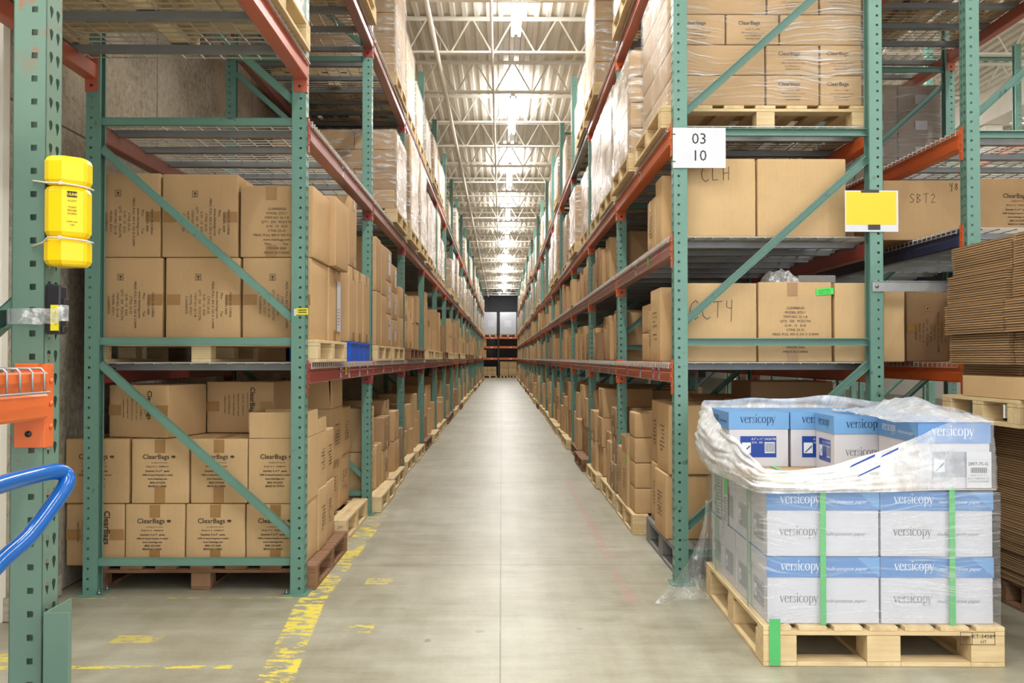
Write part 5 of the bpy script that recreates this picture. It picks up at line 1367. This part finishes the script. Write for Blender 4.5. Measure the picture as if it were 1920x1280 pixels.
for L_ in range(2):
    for i in range(2):
        for j in range(4):
            paper_carton(i*.4455+.0005, j*.285, z1+L_*(ch+.001), .4435, .283, ch, 'white paper carton, %s layer, %s side, %s row back' % (LAY[L_], ('left', 'right')[i], ORD[j]))
zs = z1+2*(ch+.001)
mb = MB(); mb.bbox(-.010, FL+.009, -.010, FD+.006, 0, .004, M['card'], .001); mb.build('cardboard_sheet', None, PL(0, 0, zs), QR, label='thin cardboard sheet between the wrapped layers and the loose top cartons', cat='sheet')
z3 = zs+.0045
paper_carton(.598, .004, z3, .285, .44, .258, 'end-on paper carton at the front right of the top layer, white sticker', kind='end')
paper_carton(.415, .47, z3, .4435, .283, .258, 'broad-side paper carton standing forward in the middle of the top layer', rot=0, kind='end_blue')
for i, lx in enumerate((.012, .303, .594)):
    paper_carton(lx, .765, z3, .285, .44, .258, 'end-on paper carton at the back of the top layer, %s from left' % ORD[i], kind='end_blue')
mb = MB(); mb.box(0, .097, -.001, 0, 0, .142, M['paper'])
put_text(mb, '2897-75-G', .018, (.045, -.0012, .088), (1, 0, 0), (0, 0, 1), M['ink'], bold=.0004)
for k in range(16): mb.box(.016+k*.004, .016+k*.004+(.0018, .0028)[k % 2], -.0014, -.001, .058, .080, M['ink'])
for k, t in enumerate(('VS4000 K/LOT 312', '8.5X11 90BRIGHT CS', 'WHITE COPY PAPER')): put_text(mb, t, .009, (.045, -.0012, .046-.012*k), (1, 0, 0), (0, 0, 1), M['ink'])
mb.build('paper_tag', None, PL(.785, -.001, z3+.004), QR, label='white barcode sticker on the front right top carton', cat='label')
mb = MB(); mb.box(-.001, 0, 0, .13, 0, .24, M['paper']); mb.box(-.0014, -.001, .0, .07, .14, .238, M['lime'])
for k in range(9): mb.box(-.0016, -.0012, .012, .115-(k % 3)*.02, .015+k*.013, .019+k*.013, M['ink'])
mb.build('mill_label', None, PL(-.003, .72, .42), QR, label='torn white and green mill label on the left side of the pallet load', cat='label')
mb = MB(); mb.box(-.001, 0, 0, .11, 0, .22, M['paper'])
for k in range(12): mb.box(-.0016, -.0012, .012, .10-(k % 4)*.015, .015+k*.016, .019+k*.016, M['ink'])
mb.build('mill_label', None, PL(-.003, .87, .43), QR, label='white printed sheet behind the torn green label', cat='label')
# green strapping
def strap(kind, a, label):
    mb = MB(); z0, z1_ = .02, zs+.006; t = .0022; w = .0115
    if kind == 'x':
        mb.bbox(a-w, a+w, -.0142, -.012, .156, z1_, M['green_strap'], .0008); mb.bbox(a-w, a+w, FD+.010, FD+.0122, .156, z1_, M['green_strap'], .0008); mb.bbox(a-w, a+w, -.0142, FD+.0122, z1_, z1_+t, M['green_strap'], .0008)
    else:
        mb.bbox(-.0142, -.012, a-w, a+w, .156, z1_, M['green_strap'], .0008); mb.bbox(FL+.011, FL+.0132, a-w, a+w, .156, z1_, M['green_strap'], .0008); mb.bbox(-.0142, FL+.0132, a-w, a+w, z1_+.0025, z1_+.0025+t, M['green_strap'], .0008)
    mb.build('strap', None, PL(0, 0, 0), QR, label=label, cat='strap')
strap('x', .218, 'green plastic strap down the left half of the paper cartons'); strap('x', .722, 'green plastic strap down the right half of the paper cartons')
strap('y', .27, 'green strap round the left side of the load, nearer'); strap('y', .96, 'green strap round the left side of the load, farther')
mb = MB(); mb.bbox(.012, .055, -.0012, 0, -.15, .03, M['green_strap'], .0004)
mb.build('loose_strap_end', None, PL(-.012, -.038, .155), QR, label='loose green strap end hanging over the pallet corner', cat='strap')
# tight film round the strapped layers
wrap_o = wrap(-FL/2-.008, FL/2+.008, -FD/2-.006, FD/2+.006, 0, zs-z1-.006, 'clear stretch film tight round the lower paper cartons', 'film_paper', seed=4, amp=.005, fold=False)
c = PL(FL/2, FD/2, z1+.001); wrap_o.location = c; wrap_o.rotation_euler = (0, 0, QR)
# bunched film draped round the top layer
K = [  # lx, ly, z low, z high, outward low, outward high, belly, milkiness
 (0, 0, .670, .765, .020, .004, .030, 1), (.2, 0, .672, .765, .018, -.02, .018, 1), (.40, 0, .676, .815, .018, -.02, .012, .85), (.56, 0, .680, .875, .018, -.01, .008, .55), (.66, 0, .684, .925, .018, .004, .004, .3), (.77, 0, .686, .958, .018, .006, .002, .12), (.889, 0, .688, .955, .016, .008, .003, .12),
 (.889, .35, .69, .985, .02, .006, .006, .4), (.889, .75, .69, .985, .02, .0, .01, .6), (.889, 1.2, .69, .975, .03, .01, .02, .8), (.60, 1.215, .70, 1.005, .02, .0, .02, .9), (.30, 1.215, .70, .99, .02, .0, .02, .9), (.0, 1.215, .70, .98, .03, .02, .03, 1),
 (0, .95, .67, .955, .05, .045, .05, 1), (0, .70, .66, .895, .055, .05, .055, 1), (0, .42, .66, .85, .035, .030, .045, 1), (0, .18, .665, .80, .02, .012, .035, 1)]
def drape():
    n = len(K); S = 12; cols = []
    cx, cy = FL/2, FD/2
    for i in range(n):
        p0, p1, p2, p3 = K[(i-1) % n], K[i], K[(i+1) % n], K[(i+2) % n]
        for k in range(S):
            t = k/S
            cols.append([0.5*((2*b)+(-a+c)*t+(2*a-5*b+4*c-d)*t*t+(-a+3*b-3*c+d)*t**3) if abs(b-c) > 1e-6 or j > 1 else b for j, (a, b, c, d) in enumerate(zip(p0, p1, p2, p3))])
    m = len(cols); rows = 26; vs = []
    for r in range(rows+1):
        v = r/rows
        for i, (lx, ly, zl, zh, ol, oh, be, mk) in enumerate(cols):
            edge = min(1, max(abs(lx-cx)/cx, abs(ly-cy)/cy))
            if ly <= .001: nx, ny = 0, -1
            elif lx >= FL-.001: nx, ny = 1, 0
            elif lx <= .001: nx, ny = -1, 0
            else: nx, ny = 0, 1
            if lx <= .001 and ly <= .001 or lx <= .001 and ly >= 1.2: nx, ny = -.7, (-.7 if ly < 1 else .7)
            wx = min(1, .25+be*30)
            fold = (noise.noise(Vector((lx*3+7, ly*3, v*5+lx*2)))*.020+noise.noise(Vector((lx*8, ly*8, v*19+3)))*.011+.0035*math.sin(v*46+lx*7+ly*7))*wx
            out = ol*(1-v)+oh*v + be*math.sin(math.pi*v)**.8*(.7+.8*noise.noise(Vector((lx*2.2, ly*2.2, 4.4)))) + max(fold, -.012)
            out = out+.010*(1-v)
            if lx > .60 or ly > .9: out = max(out, .0065+.022*max(0, 1-v*3))
            z = zl+(zh-zl)*v + noise.noise(Vector((lx*6, ly*6, v*5+9)))*.018*v*wx
            vs.append((lx+nx*out, ly+ny*out, z))
    mb = MB(); mb.sm = True
    for r in range(rows):
        for i in range(m):
            mb.tint = max(0, min(1, cols[i][7]))
            a, b = r*m+i, r*m+(i+1) % m
            if i == 0 and r == 0: base = len(mb.v); mb.v += [tuple(p) for p in vs]; kk = mb.mi(M['film_bunch'])
            mb.f.append((base+a, base+b, base+b+m, base+a+m)); mb.m.append(kk); mb.t.append(mb.tint); mb.smooth.append(True)
    mb.tint = .5
    # the gathered peak over the right-hand cartons
    G = 26; vs = []
    for a in range(G+1):
        for b in range(G+1):
            u, v = a/G, b/G
            lx = .50+.395*u; ly = .0+.80*v
            pk = math.exp(-(((u-.58)/.26)**2+((v-.5)/.42)**2))
            z = z3+.266+.070*pk+.026*noise.noise(Vector((u*5, v*5, 2)))*(.3+pk)+.02*abs(noise.noise(Vector((u*13, v*11, 5))))
            if u < .12 or v < .05: z -= .03*(1-min(u/.12, v/.05, 1)) if False else 0
            if v < .12: z = z3+.262+(z-z3-.262)*v/.12
            vs.append((lx, ly-.004, max(z, z3+.2605)))
    mb.raw(vs, [(a*(G+1)+b, (a+1)*(G+1)+b, (a+1)*(G+1)+b+1, a*(G+1)+b+1) for a in range(G) for b in range(G)], M['film_bunch'])
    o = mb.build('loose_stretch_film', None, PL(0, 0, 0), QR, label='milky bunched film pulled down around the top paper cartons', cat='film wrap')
    b = MB(); b.sm = False
    for (x0, z0, l, w_) in ((.30, .775, .10, .010), (.42, .815, .07, .009), (.33, .74, .09, .008)):
        b.raw([(x0, -.078, z0), (x0+l, -.075, z0+l*.45), (x0+l*1.02, -.075, z0+l*.45+w_), (x0+.01, -.078, z0+w_*1.2)], [(0, 1, 2, 3)], M['blue_label'])
    bo = b.build('printed_mark', o); bo['label'] = 'blue printed dashes on the film'
drape()
# film tail hanging to the floor at the left back corner
vs = []; n = 10
for a in range(n+1):
    for b in range(n+1):
        u, v = a/n, b/n
        top = Vector(PL(-.045, .95, .50)); 
        bot = Vector(PL(-.05, 1.0, .012)) + Vector((-.26*u*v, .0, 0))
        p = top.lerp(bot, v)+Vector((0, .035*math.sin(u*9+v*3)*v, 0)) + Vector((-.02*u, 0, .004))
        vs.append(p+Vector((0, -.25*u*v*.4, 0)))
mb = MB(); mb.sm = True; mb.raw(vs, [(a*(n+1)+b, (a+1)*(n+1)+b, (a+1)*(n+1)+b+1, a*(n+1)+b+1) for a in range(n) for b in range(n)], M['bag'])
mb.build('film_tail', label='loose tail of clear film trailing to the floor beside the paper pallet', cat='film')

# ------------------------------------------------------------------ flattened carton stacks on the far right
def flat_bundle(x0, x1, y0, y1, z0, n, t, label, seed, mat='card_dark'):
    """knocked-down cartons laid flat: many thin boards with ragged edges"""
    rn = random.Random(seed); mb = MB(); z = 0
    w, d = x1-x0, y1-y0; drift = 0; dy = 0
    for i in range(n):
        drift += rn.uniform(-.0016, .0016); dy += rn.uniform(-.0012, .0012)
        if rn.random() < .06: drift += rn.uniform(-.008, .008)
        a = drift+rn.uniform(-.0022, .0022); mb.tint = rn.uniform(0, .9)
        mb.box(a, w+a, dy, d+dy, z, z+t*.66, M[mat]); 
        mb.box(a+.009, w+a-.009, dy+.009, d+dy-.009, z+t*.66, z+t, M['card_edge']); z += t
    return mb.build('flattened_carton_bundle', None, (x0, y0, z0), label=label, cat='carton bundle', group='bundles of flattened cartons'), z0+z
XS = 2.44
for j, (y0, y1) in enumerate(((4.50, 5.09), (3.80, 4.48), (3.1, 3.78))):
    pallet(XS+.52, (y0+y1)/2, .001, 1.0, y1-y0-.02, .125, 'old', 'dark pallet under the lower flattened carton stack, %s from the back' % ORD[j], 'pallets under flattened cartons', near=False) if j == 0 or True else None
    z = .128
    for k in range(5):
        o, z = flat_bundle(XS+(.012, -.006, .01, 0, .004)[k]+j*.01, XS+.98, y0+.004, y1-.004, z, 13, .0116, 'lower bundle of flattened cartons at the right edge, %s up, %s from back' % (ORD[k], ORD[j]), 10+k+j*7)
        z += .001
zL = z
for j, (y0, y1) in enumerate(((4.30, 5.05), (3.4, 4.25))):
    pallet(2.815, (y0+y1)/2, zL, 1.05, y1-y0, .125, 'new', 'pale pallet between lower and upper flattened stacks, %s' % ('farther', 'nearer')[j], 'pallets under flattened cartons', near=j == 0)
z = zL+.132
mb = MB(); mb.tint = .9; mb.bbox(0, .012, 0, .60, 0, .09, M['card'], .003); mb.bbox(0, .5, 0, .006, 0, .09, M['card'], .002)
for k in range(5):
    for j, (y0, y1) in enumerate(((4.47, 5.07), (3.80, 4.45))):
        o, zz_ = flat_bundle(2.315+(.09, .02, .0, .012, .045)[k]+j*(.02 if k % 2 else -.01), 2.315+.95, y0+.003, y1-.003, z, 13, .0115, 'upper bundle of flattened cartons at right, %s up, %s' % (ORD[k], ('farther', 'nearer')[j]), 60+k*3+j*31)
    z = zz_+.001
o = MB(); o.tint = .9; o.bbox(0, .006, 0, .72, 0, .10, M['card'], .002); o.bbox(.0062, .015, 0, .72, 0, .003, M['card'], .0005)
o.build('cardboard_strip', None, (2.298, 4.12, zL+.1275), label='pale upright strip of cardboard edging the upper right stack', cat='cardboard strip')
for j, yy in enumerate((4.78, 4.15)):
    s = MB(); s.box(-.002, 0, -.008, .008, -.127, zL-.13, M['strap_dark']); s.build('strap', None, (XS-.028, yy, .128), label='dark green strap down the flattened stack at right, %s' % ('farther', 'nearer')[j], cat='strap')

# ------------------------------------------------------------------ signs on the right front frame
SY = RY0-.008
def sign(px0, px1, py0, py1, name, label):
    x0, x1, z1_, z0 = P(px0, SY), P(px1, SY), Zp(py0, SY), Zp(py1, SY)
    r = empty(name, (x0, SY, z0), 0, label, 'sign'); return r, x1-x0, z1_-z0
r, w_, h_ = sign(1263, 1363, 237, 313, 'aisle_number_sign', 'white laminated sheet numbered 03 10 on the right front post')
b = MB(); b.bbox(0, w_, -.002, 0, 0, h_, M['paper'], .0005)
put_text(b, '03', .082, (w_*.5, -.0024, h_*.60), (1, 0, 0), (0, 0, 1), M['ink']); put_text(b, '10', .082, (w_*.5, -.0024, h_*.18), (1, 0, 0), (0, 0, 1), M['ink'])
b.build('printed_sheet', r)
for zz in (.16, .84):
    t = MB(); t.tube([(-.008, -.004, h_*zz), (.012, -.005, h_*zz), (.014, .004, h_*zz)], .0022, M['black_plastic'], 6); t.build('cable_tie', r)
r, w_, h_ = sign(1588, 1689, 355, 433, 'laminated_picture_sheet', 'white bordered yellow picture sheet taped to the rear post')
b = MB(); b.bbox(0, w_, -.002, 0, 0, h_, M['paper'], .0005); b.build('backing_sheet', r)
b = MB(); b.box(.006, w_-.010, -.0028, -.0021, h_*.17, h_-.006, M['yellow_paper']); o = b.build('picture', r); o['label'] = 'plain yellow picture area'
for a, c, z0, z1_ in ((w_*.30, w_*.64, h_-.012, h_+.004), (w_*.43, w_*.66, .010, .038)):
    t = MB(); t.box(a, c, -.0036, -.0029, z0, z1_, M['black_plastic']); o = t.build('tape_strip', r); o['label'] = 'black tape strip'
b = MB(); b.box(0, .060, -.001, 0, 0, .034, M['yellow_st'])
for z_ in (.010, .021): b.box(.010, .052, -.0014, -.001, z_, z_+.005, M['ink'])
b.box(-.012, 0, -.001, 0, -.006, .03, M['paper'])
b.build('arrow_sticker', None, (P(556, 4.965), 4.968, Zp(590, 4.97)), label='small yellow sticker with black stripes on the left front post', cat='sticker')

# ------------------------------------------------------------------ things strapped to the near upright
d0 = 2.15; X0 = LF+.004
r = empty('yellow_case', (X0, d0, 1.2+(671-500)/852), 0, 'yellow plastic case tied to the near left upright', 'case')
H = .240; W_ = .080; D_ = .075
def oct_prism(mb, z0, z1, infl, mat):
    prof = [(0, -.022), (.012, -.030), (.040, -.030), (.074, .000), (.078, .010), (.078, .036), (.070, .046), (0, .046)]
    n = len(prof); vs = []; zs_ = [z0, z0+.004, z0+.012, z1-.012, z1-.004, z1]; ins = [.010, .004, 0, 0, .004, .010]
    for z, q in zip(zs_, ins):
        for x, y in prof:
            cx, cy = .038, .008; l = math.hypot(x-cx, y-cy); f = (l-q+infl)/l; vs.append((cx+(x-cx)*f, cy+(y-cy)*f, z))
    fs = [(k*n+i, k*n+(i+1) % n, (k+1)*n+(i+1) % n, (k+1)*n+i) for k in range(5) for i in range(n)]+[tuple(reversed(range(n))), tuple(range(5*n, 6*n))]
    mb.raw(vs, fs, mat)
b = MB(); oct_prism(b, 0, .062, .001, M['yellow_plastic']); b.build('lower_cap', r)
b = MB(); oct_prism(b, .0625, .175, 0, M['yellow_plastic']); b.build('body', r)
b = MB(); oct_prism(b, .1755, .240, .001, M['yellow_plastic']); b.build('upper_cap', r)
b = MB(); u = Vector((.034, .030, 0)).normalized(); O = Vector((.058, -.0142, 0))+Vector((.0006, -.0006, 0))
b.face([O+u*x+Vector((0, 0, z)) for x, z in ((-.013, .150), (.008, .150), (.008, .163), (-.013, .163))], M['ink'])
put_text(b, 'ULINE', .0078, O+Vector((.0004, -.0004, .1535))-u*.002, u, (0, 0, 1), M['yellow_plastic'], bold=.0002)
for t, z, s_ in (('H-2507', .140, .006), ('FOAM', .126, .006), ('FINGER', .119, .006), ('GUARD', .112, .006), ('KNIFE SAFE', .095, .0045), ('1-800', .088, .0045)): put_text(b, t, s_, O+Vector((0, 0, z))-u*.002, u, (0, 0, 1), M['ink'])
o = b.build('printed_text', r); o['label'] = 'black printed text'
for z0, dz in ((.060, -.018), (.178, .008)):
    b = MB(); b.tube([(-.030, -.0135, z0+dz), (-.004, -.018, z0+dz*.5), (.012, -.033, z0), (.041, -.033, z0), (.076, -.002, z0-.003), (.081, .010, z0-.004), (.081, .036, z0-.004)], .0022, M['zip'], 8); b.bbox(.036, .043, -.038, -.031, z0-.004, z0+.004, M['zip'], .001); b.build('zip_tie', r)
r = empty('tape_dispenser', (X0, d0-.004, 1.2+(671-627)/852), 0, 'black hand tape dispenser bound with clear tape to the near upright', 'dispenser')
b = MB(); b.bbox(0, .034, -.012, .02, 0, .108, M['black_plastic'], .005); b.bbox(-.001, .020, -.010, .014, .074, .110, M['black_plastic'], .004)
b.bbox(.034, .040, -.010, .014, .004, .018, M['black_plastic'], .002); b.bbox(.030, .042, -.008, .014, .062, .078, M['black_plastic'], .002); b.build('body', r)
b = MB(); b.box(.012, .030, -.0130, -.0121, .008, .064, M['yellow_st']); 
for i, t in enumerate(('STRETCH', 'WRAP KNIFE', 'RETURN')): put_text(b, t, .0055, (.016+.005*i, -.0133, .036), (0, 0, -1), (1, 0, 0), M['ink'])
o = b.build('name_sticker', r); o['label'] = 'yellow sticker with black writing'
b = MB(); b.box(.010, .018, -.0108, -.0102, .084, .092, M['paper']); o = b.build('small_tag', r); o['label'] = 'small white tag'
mb = MB(); mb.sm = True; n = 12; pts = [(-.082, .01), (-.080, -.006), (-.04, -.004), (-.008, -.005), (.006, -.018), (.03, -.0185), (.040, -.014), (.046, .004), (.046, .012)]
vs = []
for i, (x, y) in enumerate(pts):
    for k in range(6):
        z = k/5; vs.append((x, y+noise.noise(Vector((x*60, z*5, 1)))*.0015, (.030 if x > .03 else .022)+z*.034+noise.noise(Vector((x*40, 0, z)))*.003))
mb.raw(vs, [(i*6+k, (i+1)*6+k, (i+1)*6+k+1, i*6+k+1) for i in range(len(pts)-1) for k in range(5)], M['bag'])
mb.build('clear_tape_band', None, (X0, d0-.016, 1.2+(671-627)/852), label='crinkled clear tape round the near upright and dispenser', cat='tape')
# ------------------------------------------------------------------ cart handle, lower left
def Q3(px, py, d_): return Vector((P(px, d_), d_, Zp(py, d_)))
pts = [Q3(-160, 965, 1.40), Q3(0, 909, 1.66), Q3(70, 890, 1.80), Q3(105, 883, 1.86), Q3(122, 884, 1.885), Q3(131, 893, 1.89), Q3(128, 910, 1.88), Q3(110, 938, 1.86), Q3(60, 1004, 1.80), Q3(0, 1060, 1.74), Q3(-120, 1200, 1.62)]
sm = []
for i in range(len(pts)-1):
    p0, p1, p2, p3 = pts[max(i-1, 0)], pts[i], pts[i+1], pts[min(i+2, len(pts)-1)]
    for k in range(5):
        t = k/5; sm.append(.5*((2*p1)+(p2-p0)*t+(2*p0-5*p1+4*p2-p3)*t*t+(3*p1-p0-3*p2+p3)*t**3))
sm.append(pts[-1])
r = empty('cart_handle', (0, 0, 0), 0, 'blue tubular steel cart handle poking in at the lower left', 'cart')
b = MB(); b.tube(sm, .0155, M['blue_enamel'], 16); b.build('tube_loop', r)
b = MB(); e = sm[-1]; b.tube([e+Vector((0, 0, .01)), Vector((e.x-.02, e.y-.05, .22)), Vector((e.x-.02, e.y-.05, .16))], .0155, M['blue_enamel'], 12); b.build('upright_tube', r)
b = MB(); b.bbox(e.x-.62, e.x+.02, e.y-.9, e.y-.02, .145, .175, M['blue_enamel'], .006); b.build('platform', r)
for dx in (-.55, -.05):
    for dy in (-.82, -.12):
        b = MB(); b.tube([(e.x+dx-.018, e.y+dy, .062), (e.x+dx+.018, e.y+dy, .062)], .061, M['black_plastic'], 20); b.bbox(e.x+dx-.026, e.x+dx+.026, e.y+dy-.02, e.y+dy+.02, .124, .1445, M['galv'], .002); b.build('caster', r)
# bits lying about
def bag(cx, cy, z, w_, d_, h_, label, mat='bag', seed=0):
    mb = MB(); mb.sm = True; n = 14; vs = []
    for a in range(n+1):
        for b_ in range(n+1):
            u, v = a/n*2-1, b_/n*2-1; rr_ = max(0, 1-u*u)*max(0, 1-v*v)
            vs.append((u*w_/2, v*d_/2, h_*rr_**.4*(1+.5*noise.noise(Vector((u*2.5+seed, v*2.5, seed))))))
    mb.raw(vs, [(a*(n+1)+b_, (a+1)*(n+1)+b_, (a+1)*(n+1)+b_+1, a*(n+1)+b_+1) for a in range(n) for b_ in range(n)], M[mat])
    mb.build('plastic_bag', None, (cx, cy, z), label=label, cat='bag')
bag(P(1462, 5.42), 5.42, zc+.436, .18, .22, .07, 'clump of clear plastic on the middle carton of first right shelf')
mb = MB(); mb.bbox(0, .21, 0, .28, 0, .045, M['grey_plastic'], .006)
mb.build('folded_mesh_pad', None, (P(1500, 5.38), 5.39, zc+.4362), label='folded grey mesh pad lying on the middle carton', cat='pad')
bag(1.07, 7.135, zp+.37*.8+.004, .26, .22, .10, 'shiny film sticking out of the open right aisle carton', seed=5)
bag(-1.107, 5.59, .1245+.348+.307*.8+.003, .14, .20, .09, 'clear film in the open carton behind the left post', seed=9)
bag(-1.18, 9.0, 2.02, .5, .3, .10, 'clear plastic bag lying on the second left bay cartons', seed=2) if False else None
flush_cartons()
for k, v in LABELS.items():
    if len(v) > 1 and not all(g for _, g in v): print('DUP LABEL', len(v), k)
dups = sum(1 for v in LABELS.values() if len(v) > 1); print('labels', len(LABELS), 'duplicated', dups, [k for k, v in LABELS.items() if len(v) > 1][:5])
print('objects', len(bpy.data.objects))
